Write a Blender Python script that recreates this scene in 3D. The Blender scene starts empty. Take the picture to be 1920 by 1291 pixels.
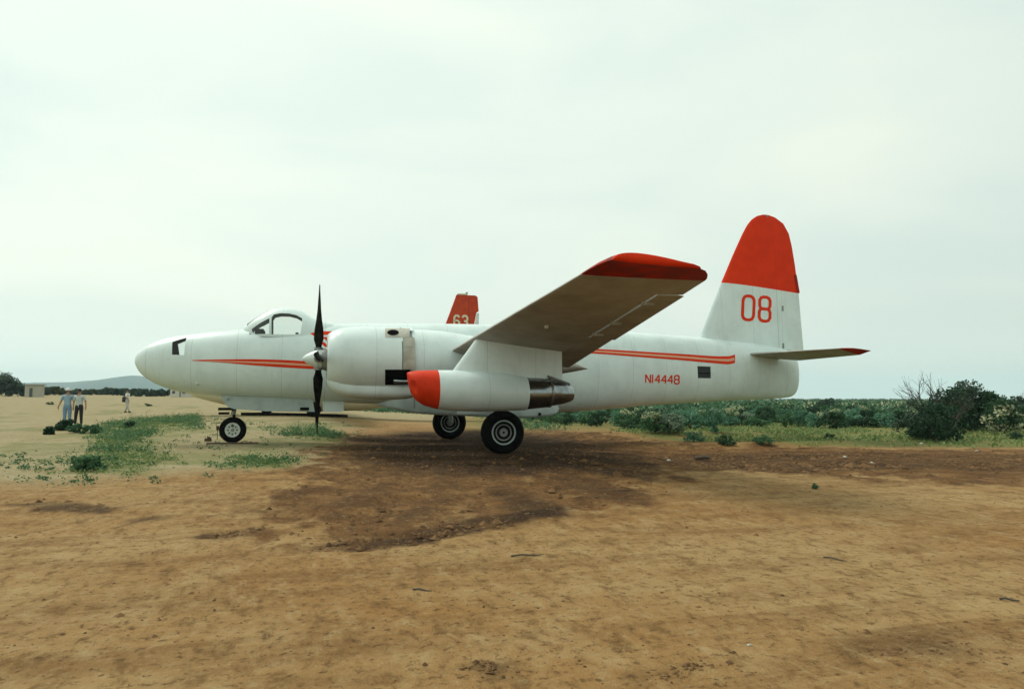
import bpy, bmesh, math, random
import numpy as np
from mathutils import Vector, Matrix
random.seed(7); rng = np.random.default_rng(7)
R = math.radians
S = bpy.context.scene
COL = S.collection

# ------------------------------------------------------------------ camera
F, CX, CY, CAMZ = 1400.0, 960.0, 645.5, 1.8
YAW, PITCH = R(15.0), R(3.92)
cam = bpy.data.objects.new('camera', bpy.data.cameras.new('camera'))
COL.objects.link(cam); S.camera = cam
cam.location = (0, 0, CAMZ); cam.rotation_euler = (R(90) + PITCH, 0, -YAW)
cam.data.sensor_width = 36; cam.data.lens = F / 1920 * 36
cam.data.clip_start = .1; cam.data.clip_end = 30000

# ------------------------------------------------------------------ sky, sun, exposure
SUN_DIR = Vector((-.42, .50, .80)).normalized()
W = bpy.data.worlds.new('World'); S.world = W; W.use_nodes = True
wt = W.node_tree; wn = wt.nodes; wl = wt.links
wn.clear()
def wnode(t, **k):
    n = wn.new(t)
    for a, b in k.items(): setattr(n, a, b)
    return n
wo = wnode('ShaderNodeOutputWorld'); bg = wnode('ShaderNodeBackground')
sky = wnode('ShaderNodeTexSky', sky_type='NISHITA', sun_disc=False)
sky.sun_elevation = math.asin(SUN_DIR.z); sky.sun_rotation = math.atan2(SUN_DIR.x, SUN_DIR.y)
tc = wnode('ShaderNodeTexCoord')
mp = wnode('ShaderNodeMapping'); mp.inputs['Scale'].default_value = (1.0, 1.0, 3.2)
n1 = wnode('ShaderNodeTexNoise'); n1.inputs['Scale'].default_value = 1.9; n1.inputs['Detail'].default_value = 6; n1.inputs['Roughness'].default_value = .45; n1.inputs['Distortion'].default_value = .5
cr = wnode('ShaderNodeValToRGB')
cr.color_ramp.elements[0].position = .34; cr.color_ramp.elements[0].color = (6.75, 7.85, 7.2, 1)
cr.color_ramp.elements[1].position = .66; cr.color_ramp.elements[1].color = (8.15, 8.8, 7.6, 1)
dp = wnode('ShaderNodeVectorMath', operation='DOT_PRODUCT'); dp.inputs[1].default_value = SUN_DIR
gl = wnode('ShaderNodeMapRange'); gl.inputs[1].default_value = -.1; gl.inputs[2].default_value = 1.0; gl.inputs[3].default_value = .935; gl.inputs[4].default_value = 1.20
mul = wnode('ShaderNodeVectorMath', operation='SCALE')
mx = wnode('ShaderNodeMix', data_type='RGBA'); mx.inputs[0].default_value = .95
wl.new(tc.outputs['Generated'], mp.inputs[0]); wl.new(mp.outputs[0], n1.inputs['Vector'])
wl.new(n1.outputs[0], cr.inputs[0]); wl.new(tc.outputs['Generated'], dp.inputs[0]); wl.new(dp.outputs['Value'], gl.inputs[0])
wl.new(cr.outputs[0], mul.inputs[0]); wl.new(gl.outputs[0], mul.inputs['Scale'])
sxyz = wnode('ShaderNodeSeparateXYZ'); hr = wnode('ShaderNodeMapRange', interpolation_type='SMOOTHSTEP'); hr.inputs[1].default_value = 0; hr.inputs[2].default_value = .10; hr.inputs[3].default_value = 1.22; hr.inputs[4].default_value = 1.0
mul2 = wnode('ShaderNodeVectorMath', operation='SCALE')
wl.new(tc.outputs['Generated'], sxyz.inputs[0]); wl.new(sxyz.outputs[2], hr.inputs[0]); wl.new(mul.outputs[0], mul2.inputs[0]); wl.new(hr.outputs[0], mul2.inputs['Scale'])
wl.new(sky.outputs[0], mx.inputs[6]); wl.new(mul2.outputs[0], mx.inputs[7])
wl.new(mx.outputs[2], bg.inputs[0]); bg.inputs[1].default_value = .1; wl.new(bg.outputs[0], wo.inputs[0])

sl = bpy.data.lights.new('sun', 'SUN'); sl.energy = 2.0; sl.angle = R(18); sl.color = (1, .96, .86)
sun = bpy.data.objects.new('sun', sl); COL.objects.link(sun)
sun.rotation_euler = SUN_DIR.to_track_quat('Z', 'Y').to_euler()
S.view_settings.view_transform = 'Standard'; S.view_settings.look = 'None'
S.view_settings.exposure = .12; S.view_settings.gamma = 1
S.cycles.max_bounces = 6; S.cycles.volume_bounces = 0

# ------------------------------------------------------------------ survey helpers: photo sight lines to places
_f = Vector((math.sin(YAW)*math.cos(PITCH), math.cos(YAW)*math.cos(PITCH), math.sin(PITCH)))
_r = Vector((math.cos(YAW), -math.sin(YAW), 0)); _u = _r.cross(_f)
CAM = Vector((0, 0, CAMZ))
def ray(px, py): return _f + _r*((px-CX)/F) + _u*((CY-py)/F)
def at(px, py, Y):
    d = ray(px, py); return CAM + d*(Y/d.y)
def deep(px, py, depth): return CAM + ray(px, py)*depth
def onz(px, py, z=0.0):
    d = ray(px, py); return CAM + d*((z-CAMZ)/d.z)

# ------------------------------------------------------------------ object helpers
def props(o, label=None, cat=None, group=None, kind=None):
    if label: o['label'] = label
    if cat: o['category'] = cat
    if group: o['group'] = group
    if kind: o['kind'] = kind
    return o
def empty(name, loc, label=None, cat=None, group=None):
    o = bpy.data.objects.new(name, None); COL.objects.link(o); o.location = loc; o.empty_display_size = .3
    return props(o, label, cat, group)
ORG = {}
def org(o):
    v = Vector((0, 0, 0))
    while o is not None: v = v + o.location; o = o.parent
    return v
def mesh_obj(name, verts, faces, mats, parent=None, mi=None, smooth=True, sharp=40, loc=None):
    """verts are in world space; stored relative to the parent (or to loc for a top-level thing)"""
    base = org(parent) if parent is not None else (Vector(loc) if loc is not None else Vector((0, 0, 0)))
    me = bpy.data.meshes.new(name)
    me.from_pydata([tuple(Vector(v)-base) for v in verts], [], [tuple(f) for f in faces])
    for m in (mats if isinstance(mats, (list, tuple)) else [mats]): me.materials.append(m)
    if mi is not None: me.polygons.foreach_set('material_index', np.array(mi, dtype=np.int32))
    bm = bmesh.new(); bm.from_mesh(me); bmesh.ops.recalc_face_normals(bm, faces=bm.faces); bm.to_mesh(me); bm.free()
    finish(me, smooth, sharp)
    o = bpy.data.objects.new(name, me); COL.objects.link(o)
    if parent is not None: o.parent = parent
    elif loc is not None: o.location = loc
    return o
def finish(me, smooth=True, sharp=40):
    if smooth:
        me.polygons.foreach_set('use_smooth', np.ones(len(me.polygons), dtype=bool))
        me.set_sharp_from_angle(angle=R(sharp))
    me.update()
class MB:
    def __init__(s): s.v = []; s.f = []; s.m = []
    def add(s, v, f, m=0):
        n = len(s.v); s.v += [Vector(x) for x in v]; s.f += [[i+n for i in q] for q in f]; s.m += [m]*len(f); return s
    def box(s, c, size, rot=None, m=0):
        c = Vector(c); x, y, z = [t/2 for t in size]
        vs = [Vector(p) for p in [(-x,-y,-z),(x,-y,-z),(x,y,-z),(-x,y,-z),(-x,-y,z),(x,-y,z),(x,y,z),(-x,y,z)]]
        if rot is not None: vs = [rot @ p for p in vs]
        return s.add([c+p for p in vs], [(0,3,2,1),(4,5,6,7),(0,1,5,4),(1,2,6,5),(2,3,7,6),(3,0,4,7)], m)
    def tube(s, pts, rad, n=8, m=0, cap=True):
        pts = [Vector(p) for p in pts]; rad = rad if isinstance(rad, (list, tuple)) else [rad]*len(pts)
        V = []; Fc = []
        for i, p in enumerate(pts):
            t = (pts[min(i+1, len(pts)-1)]-pts[max(i-1, 0)]).normalized()
            a = t.cross(Vector((0, 0, 1)) if abs(t.z) < .9 else Vector((1, 0, 0))).normalized(); b = t.cross(a)
            V += [p + (a*math.cos(k*2*math.pi/n)+b*math.sin(k*2*math.pi/n))*rad[i] for k in range(n)]
        for i in range(len(pts)-1):
            Fc += [(i*n+k, i*n+(k+1) % n, (i+1)*n+(k+1) % n, (i+1)*n+k) for k in range(n)]
        if cap: Fc += [tuple(range(n))[::-1], tuple((len(pts)-1)*n+k for k in range(n))]
        return s.add(V, Fc, m)
    def rings(s, rings, m=0, capa=True, capb=True, close=True):
        n = len(rings[0]); V = [p for r_ in rings for p in r_]; Fc = []
        for i in range(len(rings)-1):
            for k in range(n if close else n-1):
                Fc.append((i*n+k, i*n+(k+1) % n, (i+1)*n+(k+1) % n, (i+1)*n+k))
        s.add(V, Fc, m)
        for flag, q in ((capa, 0), (capb, len(rings)-1)):
            if flag:
                c = sum((Vector(p) for p in rings[q]), Vector())/n
                s.add([c]+list(rings[q]), [(0, k+1, (k+1) % n+1) for k in range(n)], m)
        return s
    def lathe(s, c, axis, prof, n=40, m=0):
        """prof: (along axis, radius)"""
        c = Vector(c); ax = Vector(axis).normalized(); a = ax.cross(Vector((0, 0, 1)) if abs(ax.z) < .9 else Vector((1, 0, 0))).normalized(); b = ax.cross(a)
        rg = [[c+ax*x+(a*math.cos(k*2*math.pi/n)+b*math.sin(k*2*math.pi/n))*max(r_, 1e-4) for k in range(n)] for x, r_ in prof]
        return s.rings(rg, m)
    def obj(s, name, mats, parent=None, smooth=True, sharp=40, loc=None):
        return mesh_obj(name, s.v, s.f, mats, parent, s.m, smooth, sharp, loc)
def pchip(x, y):
    x = np.array(x, float); y = np.array(y, float); h = np.diff(x); d = np.diff(y)/h
    m = np.zeros_like(y); m[0] = d[0]; m[-1] = d[-1]
    for i in range(1, len(x)-1):
        if d[i-1]*d[i] > 0:
            w1 = 2*h[i]+h[i-1]; w2 = h[i]+2*h[i-1]; m[i] = (w1+w2)/(w1/d[i-1]+w2/d[i])
    def f(t):
        t = np.clip(np.asarray(t, float), x[0], x[-1]); i = np.clip(np.searchsorted(x, t, side='right')-1, 0, len(x)-2)
        u = (t-x[i])/h[i]
        return (1+2*u)*(1-u)**2*y[i]+u*(1-u)**2*h[i]*m[i]+u*u*(3-2*u)*y[i+1]+u*u*(u-1)*h[i]*m[i+1]
    return f

# ------------------------------------------------------------------ numpy noise
def vnoise(x, y, seed=0):
    xi = np.floor(x).astype(np.int64); yi = np.floor(y).astype(np.int64); fx = x-xi; fy = y-yi
    def h(a, b):
        n = (a*374761393+b*668265263+seed*1442695041) & 0xffffffff
        n = ((n ^ (n >> 13))*1274126177) & 0xffffffff
        return ((n ^ (n >> 16)) & 0xffff)/65535.0
    fx = fx*fx*(3-2*fx); fy = fy*fy*(3-2*fy)
    return (h(xi, yi)*(1-fx)+h(xi+1, yi)*fx)*(1-fy)+(h(xi, yi+1)*(1-fx)+h(xi+1, yi+1)*fx)*fy
def fbm(x, y, o=4, seed=0):
    s = 0; a = .5; t = 0
    for i in range(o): s = s+a*vnoise(x*2**i, y*2**i, seed+i*17); t += a; a *= .5
    return s/t
def sstep(a, b, x): t = np.clip((x-a)/(b-a), 0, 1); return t*t*(3-2*t)
def poly_mask(x, y, poly, soft):
    """soft 0..1 mask of a ground polygon"""
    x = np.asarray(x, float); y = np.asarray(y, float); P = np.array(poly, float)
    ins = np.zeros(x.shape, bool); dist = np.full(x.shape, 1e9)
    for i in range(len(P)):
        ax, ay = P[i]; bx, by = P[(i+1) % len(P)]
        c = ((ay > y) != (by > y)) & (x < (bx-ax)*(y-ay)/(by-ay+1e-12)+ax); ins ^= c
        ex, ey = bx-ax, by-ay; t = np.clip(((x-ax)*ex+(y-ay)*ey)/(ex*ex+ey*ey+1e-12), 0, 1)
        dist = np.minimum(dist, np.hypot(x-ax-t*ex, y-ay-t*ey))
    return sstep(-soft, soft, np.where(ins, dist, -dist))

# ------------------------------------------------------------------ materials
def mat(name, base, rough=.6, metal=0.0, spec=.5, coat=0.0, var=None, scale=6.0, detail=6, bump=0.0, bscale=30, coord='Object', lo=.42, hi=.62, grime=None):
    m = bpy.data.materials.new(name); m.use_nodes = True; nt = m.node_tree; b = nt.nodes['Principled BSDF']
    b.inputs['Base Color'].default_value = (*base, 1); b.inputs['Roughness'].default_value = rough; b.inputs['Metallic'].default_value = metal
    b.inputs['Specular IOR Level'].default_value = spec; b.inputs['Coat Weight'].default_value = coat; b.inputs['Coat Roughness'].default_value = .2
    t = nt.nodes.new('ShaderNodeTexCoord')
    if var is not None:
        n = nt.nodes.new('ShaderNodeTexNoise'); n.inputs['Scale'].default_value = scale; n.inputs['Detail'].default_value = detail; n.inputs['Roughness'].default_value = .65
        nt.links.new(t.outputs[coord], n.inputs['Vector'])
        mr = nt.nodes.new('ShaderNodeMapRange'); mr.inputs[1].default_value = lo; mr.inputs[2].default_value = hi
        nt.links.new(n.outputs[0], mr.inputs[0])
        x = nt.nodes.new('ShaderNodeMix'); x.data_type = 'RGBA'; x.inputs[6].default_value = (*base, 1); x.inputs[7].default_value = (*var, 1)
        nt.links.new(mr.outputs[0], x.inputs[0]); nt.links.new(x.outputs[2], b.inputs['Base Color'])
    if grime:
        mp_ = nt.nodes.new('ShaderNodeMapping'); mp_.inputs['Scale'].default_value = (3.2, 2.0, .35); nt.links.new(t.outputs[coord], mp_.inputs[0])
        n = nt.nodes.new('ShaderNodeTexNoise'); n.inputs['Scale'].default_value = 1.3; n.inputs['Detail'].default_value = 8; n.inputs['Roughness'].default_value = .7; nt.links.new(mp_.outputs[0], n.inputs['Vector'])
        mr = nt.nodes.new('ShaderNodeMapRange'); mr.inputs[1].default_value = .52; mr.inputs[2].default_value = .78; mr.inputs[4].default_value = .32; nt.links.new(n.outputs[0], mr.inputs[0])
        g2 = nt.nodes.new('ShaderNodeMix'); g2.data_type = 'RGBA'; g2.inputs[7].default_value = (*grime, 1); nt.links.new(mr.outputs[0], g2.inputs[0]); nt.links.new(x.outputs[2], g2.inputs[6])
        wv = nt.nodes.new('ShaderNodeSeparateXYZ'); nt.links.new(t.outputs[coord], wv.inputs[0])
        pp = nt.nodes.new('ShaderNodeMath'); pp.operation = 'PINGPONG'; pp.inputs[1].default_value = .72; nt.links.new(wv.outputs[0], pp.inputs[0])
        lt = nt.nodes.new('ShaderNodeMath'); lt.operation = 'LESS_THAN'; lt.inputs[1].default_value = .007; nt.links.new(pp.outputs[0], lt.inputs[0])
        ml = nt.nodes.new('ShaderNodeMath'); ml.operation = 'MULTIPLY'; ml.inputs[1].default_value = .5; nt.links.new(lt.outputs[0], ml.inputs[0])
        g3 = nt.nodes.new('ShaderNodeMix'); g3.data_type = 'RGBA'; g3.inputs[7].default_value = (.33, .36, .34, 1); nt.links.new(ml.outputs[0], g3.inputs[0]); nt.links.new(g2.outputs[2], g3.inputs[6])
        nt.links.new(g3.outputs[2], b.inputs['Base Color'])
    if bump:
        n = nt.nodes.new('ShaderNodeTexNoise'); n.inputs['Scale'].default_value = bscale; n.inputs['Detail'].default_value = 5
        nt.links.new(t.outputs[coord], n.inputs['Vector'])
        bp = nt.nodes.new('ShaderNodeBump'); bp.inputs['Strength'].default_value = bump; bp.inputs['Distance'].default_value = .02
        nt.links.new(n.outputs[0], bp.inputs['Height']); nt.links.new(bp.outputs[0], b.inputs['Normal'])
    return m
def leaf_mat(name, a, b_, rough=.6, trans=.25):
    m = bpy.data.materials.new(name); m.use_nodes = True; nt = m.node_tree; b = nt.nodes['Principled BSDF']
    g = nt.nodes.new('ShaderNodeNewGeometry'); oi = nt.nodes.new('ShaderNodeObjectInfo')
    x = nt.nodes.new('ShaderNodeMix'); x.data_type = 'RGBA'; x.inputs[6].default_value = (*a, 1); x.inputs[7].default_value = (*b_, 1)
    ad = nt.nodes.new('ShaderNodeMath'); ad.operation = 'MULTIPLY_ADD'; ad.inputs[1].default_value = .7
    s2 = nt.nodes.new('ShaderNodeMath'); s2.operation = 'MULTIPLY'; s2.inputs[1].default_value = .3
    nt.links.new(oi.outputs['Random'], s2.inputs[0]); nt.links.new(g.outputs['Random Per Island'], ad.inputs[0]); nt.links.new(s2.outputs[0], ad.inputs[2])
    nt.links.new(ad.outputs[0], x.inputs[0]); nt.links.new(x.outputs[2], b.inputs['Base Color'])
    b.inputs['Roughness'].default_value = rough; b.inputs['Specular IOR Level'].default_value = .2
    tr = nt.nodes.new('ShaderNodeBsdfTranslucent'); nt.links.new(x.outputs[2], tr.inputs[0])
    ms = nt.nodes.new('ShaderNodeMixShader'); ms.inputs[0].default_value = trans
    nt.links.new(b.outputs[0], ms.inputs[1]); nt.links.new(tr.outputs[0], ms.inputs[2]); nt.links.new(ms.outputs[0], nt.nodes['Material Output'].inputs[0])
    return m
M = {}
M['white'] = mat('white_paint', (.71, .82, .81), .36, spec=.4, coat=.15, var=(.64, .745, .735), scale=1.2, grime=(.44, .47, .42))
M['tank'] = mat('tank_white_paint', (.64, .76, .76), .4, var=(.52, .61, .61), scale=1.5)
M['under'] = mat('shaded_grimy_grey', (.45, .46, .43), .65, spec=.25, var=(.27, .255, .22), scale=1.4, detail=9, lo=.3, hi=.75)  # undersides: patchy grime, with the shade below the wing mixed into the grey
M['underred'] = mat('shaded_red_paint', (.42, .018, .006), .6, spec=.12, var=(.2, .018, .01), scale=2)  # darker copy of the red, underside shade put into its colour
M['red'] = mat('red_paint', (.76, .040, .006), .6, spec=.12, var=(.68, .034, .005), scale=2)
M['redcover'] = mat('red_cover', (.68, .038, .005), .55, spec=.15, var=(.56, .028, .004), scale=2.5)
M['fadedred'] = mat('faded_red_paint', (.56, .07, .025), .6, spec=.15, var=(.48, .055, .02), scale=2)
M['tan'] = mat('tan_stripe', (.72, .36, .22), .45)
M['cream'] = mat('cream_paint', (.72, .68, .5), .5)
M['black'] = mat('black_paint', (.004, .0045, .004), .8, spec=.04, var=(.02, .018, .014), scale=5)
M['rubber'] = mat('tyre_rubber', (.004, .0045, .0045), .9, spec=.08, var=(.010, .0095, .0085), scale=8)
M['soot'] = mat('soot', (.004, .004, .004), .95, spec=.05)
M['inside'] = mat('interior_dark', (.022, .026, .026), .8)
M['lining'] = mat('grey_lining', (.20, .225, .215), .7)
M['door'] = mat('shaded_door_paint', (.40, .48, .46), .5, var=(.33, .39, .375), scale=2)  # body white darkened, shade beneath the fuselage put into the paint
M['steel'] = mat('bare_metal', (.34, .33, .31), .36, metal=.85, var=(.22, .21, .19), scale=4)
M['jetmetal'] = mat('heat_stained_metal', (.34, .37, .385), .22, metal=1.0, var=(.2, .215, .22), scale=3)
M['tanmetal'] = mat('exhaust_stained_panel', (.52, .52, .45), .45, metal=.1, var=(.36, .34, .28), scale=2)
M['rim'] = mat('wheel_rim_paint', (.42, .50, .47), .4, var=(.33, .4, .37), scale=6)
M['rimdark'] = mat('wheel_dark_paint', (.06, .085, .078), .5, var=(.04, .055, .05), scale=6)
M['rimwhite'] = mat('wheel_white_paint', (.62, .66, .6), .45, var=(.5, .52, .45), scale=9)
M['strut'] = mat('strut_grey', (.25, .26, .25), .45, metal=.4)
M['navy'] = mat('navy_fabric', (.018, .028, .032), .5)
M['bark'] = mat('bark', (.06, .048, .035), .85, var=(.04, .03, .022), scale=10)
M['twig'] = mat('dry_twig', (.055, .05, .04), .85)
M['wood'] = mat('old_wood', (.10, .065, .04), .8, var=(.06, .04, .025), scale=9)
M['stone'] = mat('pale_stone', (.5, .47, .4), .8, var=(.36, .33, .27), scale=8)
M['clod'] = leaf_mat('earth_clod', (.060, .029, .013), (.215, .120, .052), .95, 0.0)
M['skin'] = mat('skin', (.36, .2, .13), .55)
M['bluecloth'] = mat('pale_blue_cloth', (.29, .42, .52), .85, var=(.24, .36, .46), scale=9)
M['greycloth'] = mat('pale_grey_cloth', (.52, .57, .56), .85, var=(.45, .5, .48), scale=9)
M['jean'] = mat('light_denim', (.19, .30, .42), .85, var=(.15, .25, .36), scale=12)
M['darkcloth'] = mat('black_cloth', (.016, .016, .018), .85)
M['palecloth'] = mat('pale_trousers', (.42, .43, .38), .85)
M['whitecloth'] = mat('white_cloth', (.66, .68, .66), .8)
M['hair'] = mat('dark_hair', (.012, .011, .011), .7)
M['wall'] = mat('beige_render', (.42, .40, .33), .85, var=(.36, .34, .28), scale=.6)
M['wallwhite'] = mat('white_render', (.6, .58, .5), .85, var=(.5, .48, .42), scale=.6)
M['roofing'] = mat('grey_roof', (.3, .29, .27), .8)
def glass(name, tint, a=.25):
    m = bpy.data.materials.new(name); m.use_nodes = True; nt = m.node_tree
    nt.nodes.remove(nt.nodes['Principled BSDF'])
    tr = nt.nodes.new('ShaderNodeBsdfTransparent'); tr.inputs[0].default_value = (*tint, 1)
    gs = nt.nodes.new('ShaderNodeBsdfGlossy'); gs.inputs['Roughness'].default_value = .06
    lw = nt.nodes.new('ShaderNodeLayerWeight'); pw = nt.nodes.new('ShaderNodeMath'); pw.operation = 'POWER'; pw.inputs[1].default_value = 4.0; nt.links.new(lw.outputs['Facing'], pw.inputs[0])
    fr = nt.nodes.new('ShaderNodeMath'); fr.operation = 'MULTIPLY_ADD'; fr.inputs[1].default_value = .6; fr.inputs[2].default_value = .04; nt.links.new(pw.outputs[0], fr.inputs[0])
    ms = nt.nodes.new('ShaderNodeMixShader'); nt.links.new(fr.outputs[0], ms.inputs[0]); nt.links.new(tr.outputs[0], ms.inputs[1]); nt.links.new(gs.outputs[0], ms.inputs[2])
    nt.links.new(ms.outputs[0], nt.nodes['Material Output'].inputs[0]); return m
M['glass'] = glass('window_glass', (.90, .93, .91))

# ------------------------------------------------------------------ terrain
YC, YE, YS = 27.5, 23.7, 31.3          # fuselage axis, port engine axis, starboard engine axis
def H(x, y):
    x = np.asarray(x, float); y = np.asarray(y, float)
    b = np.degrees(np.arctan2(x, np.maximum(y, .1))); d = np.hypot(x, y)
    wl_ = 1-sstep(-3, 10, b)
    h = wl_*.0098*np.clip(d-10, 0, 260) + (1-wl_)*-.0050*np.clip(d-45, 0, None)
    h = h + .10*np.exp(-((x+11)**2/60+(y-40)**2/50)) + .02*np.exp(-((x+2.6)**2+(y-27.5)**2)/8)
    h = h + -.06*np.exp(-((x-6.2)**2/16+(y-23.7)**2/8))
    # graded berm of turned earth behind and right of the main wheels
    h = h + .22*np.exp(-((y-(30.6-.12*(x-11)))**2)/1.6)*sstep(9.2, 11.5, x)*(1-sstep(17, 24, x))
    h = h + .13*np.exp(-((y-(24.2-.06*(x-14)))**2)/.35)*sstep(10.5, 13, x)*(1-sstep(19, 23, x))
    return h
def hz(x, y): return float(H(np.array([x]), np.array([y]))[0])
def gp(px, py):
    """point of the ground seen along a sight line"""
    d = ray(px, py); t = 1.0; prev = 0.5
    for i in range(4000):
        p = CAM+d*t
        if p.z < hz(p.x, p.y): break
        prev = t; t *= 1.01
    for i in range(25):
        m_ = (prev+t)/2; p = CAM+d*m_
        if p.z < hz(p.x, p.y): t = m_
        else: prev = m_
    p = CAM+d*t; return Vector((p.x, p.y, hz(p.x, p.y)))
def gpoly(pts): return [(lambda q: (q.x, q.y))(gp(*p)) for p in pts]

BROWN = gpoly([(640,815),(820,812),(980,806),(1060,804),(1160,815),(1300,832),(1500,838),(1700,842),(1918,842),(2200,850),(2200,905),(1920,912),(1780,905),(1600,895),(1480,890),(1330,878),(1235,886),(1228,925),(1100,958),(900,985),(800,1015),(750,1035),(560,1032),(470,985),(520,930),(570,880)])
GRASS = gpoly([(1150,790),(1500,778),(2200,778),(2200,838),(1700,838),(1480,833),(1300,828),(1180,812)])
WEED1 = gpoly([(150,885),(178,845),(180,800),(260,785),(370,778),(378,805),(300,815),(275,840),(320,862),(260,888)])
WEED2 = gpoly([(540,812),(600,806),(655,818),(650,832),(560,825)])
WEED3 = gpoly([(385,862),(440,852),(560,862),(540,880),(420,876)])
PALE = gpoly([(-400,752),(300,756),(640,782),(660,800),(600,870),(420,880),(250,892),(100,905),(-400,905)])
STREAK = gpoly([(20,944),(110,938),(220,950),(200,962),(60,958)])
STREAKS = [gpoly(p) for p in ([(555,1024),(640,1014),(760,1000),(850,975),(1000,962),(1080,950),(1060,968),(900,995),(770,1022),(640,1036)],
    [(1240,868),(1400,872),(1560,866),(1700,872),(1690,880),(1500,884),(1330,880)], [(1300,858),(1560,850),(1580,856),(1320,868)],
    [(370,1004),(470,990),(500,985),(480,1002),(400,1010)], [(1180,1262),(1300,1236),(1440,1240),(1300,1256),(1200,1280)],
    [(860,1252),(900,1235),(945,1245),(930,1262)], [(1560,1180),(1800,1170),(1830,1225),(1600,1230)], [(20,944),(110,938),(220,950),(200,962),(60,958)],
    [(230,975),(300,966),(300,972),(240,984)], [(1200,856),(1480,846),(1940,852),(1940,884),(1500,874),(1250,868)], [(1000,848),(1120,842),(1240,868),(1225,905),(1120,890)])]
TRACK = [gpoly(p) for p in ([(960,1010),(1250,930),(1450,905),(1900,960),(1900,1120),(1300,1170),(860,1230),(830,1110)],)]

def build_ground():
    r1 = 1.2*1.0088**np.arange(0, 450); r2 = r1[-1]*1.045**np.arange(1, 99); rr = np.concatenate([r1, r2])
    tf = np.arange(-36, 66.01, .2); tb = np.arange(68, 322.1, 3.0); th = np.radians(np.concatenate([tf, tb]))
    nt_, nr = len(th), len(rr)
    RR, TH = np.meshgrid(rr, th, indexing='ij'); X = RR*np.sin(TH); Y = RR*np.cos(TH)
    Z = H(X, Y)
    br = poly_mask(X, Y, BROWN, 2.2)
    jag = fbm(X*.9, Y*.9, 4, 3)
    br = sstep(.30, .72, br+((jag-.5)*1.3+(fbm(X*3.5, Y*2.0, 4, 33)-.5)*.9)*(br > .002))
    gr = np.clip(poly_mask(X, Y, GRASS, .8)+(jag-.5)*.9, 0, 1)*sstep(.15, .6, poly_mask(X, Y, GRASS, 1.5))
    far = sstep(9, 14, np.degrees(np.arctan2(X, np.maximum(Y, .1))))*sstep(34, 48, RR); gr = np.maximum(gr, far*.9)
    w = np.maximum.reduce([poly_mask(X, Y, WEED1, 1.0), poly_mask(X, Y, WEED2, .8)*.8, poly_mask(X, Y, WEED3, .8)*.7])
    gr = np.maximum(gr, np.clip(w+(fbm(X*1.4, Y*1.4, 3, 8)-.5)*1.6, 0, 1)*sstep(.05, .4, w))
    patch = sstep(.56, .68, fbm(X*.35, Y*.22, 4, 21))*poly_mask(X, Y, PALE, 2)*.55; gr = np.maximum(gr, patch)
    pale = poly_mask(X, Y, PALE, 1.6)
    pale = np.maximum(pale, (1-sstep(8, 13, np.degrees(np.arctan2(X, np.maximum(Y, .1)))))*sstep(45, 60, RR))
    dark = np.zeros_like(X)
    for ip, p in enumerate(STREAKS): dark = np.maximum(dark, (.35 if ip in (4, 6) else .5 if ip >= 9 else .8)*np.clip(poly_mask(X, Y, p, .18)+(fbm(X*3, Y*3, 3, 12)-.55)*1.6, 0, 1)*sstep(.02, .3, poly_mask(X, Y, p, .4)))
    plane_shade = poly_mask(X, Y, gpoly([(650,822),(760,808),(900,806),(1010,815),(1120,838),(1180,862),(1060,885),(860,890),(690,868)]), 1.3); dark = np.maximum(dark, np.clip(.95*plane_shade*(.7+.6*jag), 0, 1))  # shade under the aircraft, painted into the soil darkening
    tr = poly_mask(X, Y, TRACK[0], 1.4)
    near = np.exp(-RR/28.0)
    amp = (.45+1.3*br)*(1-.7*tr)*near
    Z = Z+amp*((fbm(X*1.3, Y*1.6, 3, 5)-.5)*.07+(fbm(X*5, Y*5, 3, 6)-.5)*.030+(fbm(X*14, Y*14, 2, 9)-.5)*.012)-dark*.012*near
    # wheel ruts: sweeping arcs dragged past the main wheel to the right-front, and grader lines across the left foreground
    cx0, cy0 = gp(700, 800).x-1, gp(700, 800).y+1.5
    ang = np.arctan2(Y-cy0, X-cx0); rad = np.hypot(X-cx0, Y-cy0)
    q = poly_mask(X, Y, gpoly([(980,850),(1080,818),(1250,850),(1232,930),(1100,960),(940,965),(900,880)]), .6)
    rut = np.sin(ang*95+fbm(X*.8, Y*.8, 3, 2)*5)*(.3+.7*vnoise(rad*.8, ang*20, 3))
    Z = Z+q*rut*.045; v2 = Y+.22*X; Z = Z+br*near*.030*np.sin(v2*4.6+fbm(X*.5, Y*.9, 3, 51)*9)*vnoise(X*.35, v2*1.5, 14)
    ang2 = np.arctan2(Y-25.5, X-4.5); r2_ = np.hypot(X-4.5, Y-25.5); fan = np.sin(ang2*62+fbm(X*.6, Y*.6, 3, 71)*7)*(.35+.65*vnoise(r2_*.5, ang2*14, 72))*br*sstep(2.5, 5, r2_)*(1-sstep(14, 18, r2_))
    Z = Z+fan*.035
    ql = sstep(.2, 3, -(X+1.5)+.1*(Y-8))*(1-sstep(17, 21, Y))
    v = Y-.12*X
    Z = Z+ql*.012*np.sin(v*5.2+fbm(X*.4, Y*.8, 3, 31)*8)*vnoise(X*.25, v*1.3, 4)*near
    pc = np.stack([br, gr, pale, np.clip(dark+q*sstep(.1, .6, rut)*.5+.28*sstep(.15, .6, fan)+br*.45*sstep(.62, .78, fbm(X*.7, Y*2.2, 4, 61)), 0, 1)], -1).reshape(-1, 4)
    V = np.stack([X, Y, Z], -1).reshape(-1, 3)
    V = np.vstack([V, [[0, 0, hz(0, 0)]]]); pc = np.vstack([pc, [[0, 0, 0, 0]]])
    i = np.arange(nr-1)[:, None]; k = np.arange(nt_)[None, :]; k2 = (k+1) % nt_
    Q = np.stack([i*nt_+k, (i+1)*nt_+k, (i+1)*nt_+k2, i*nt_+k2], -1).reshape(-1, 4)
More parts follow.
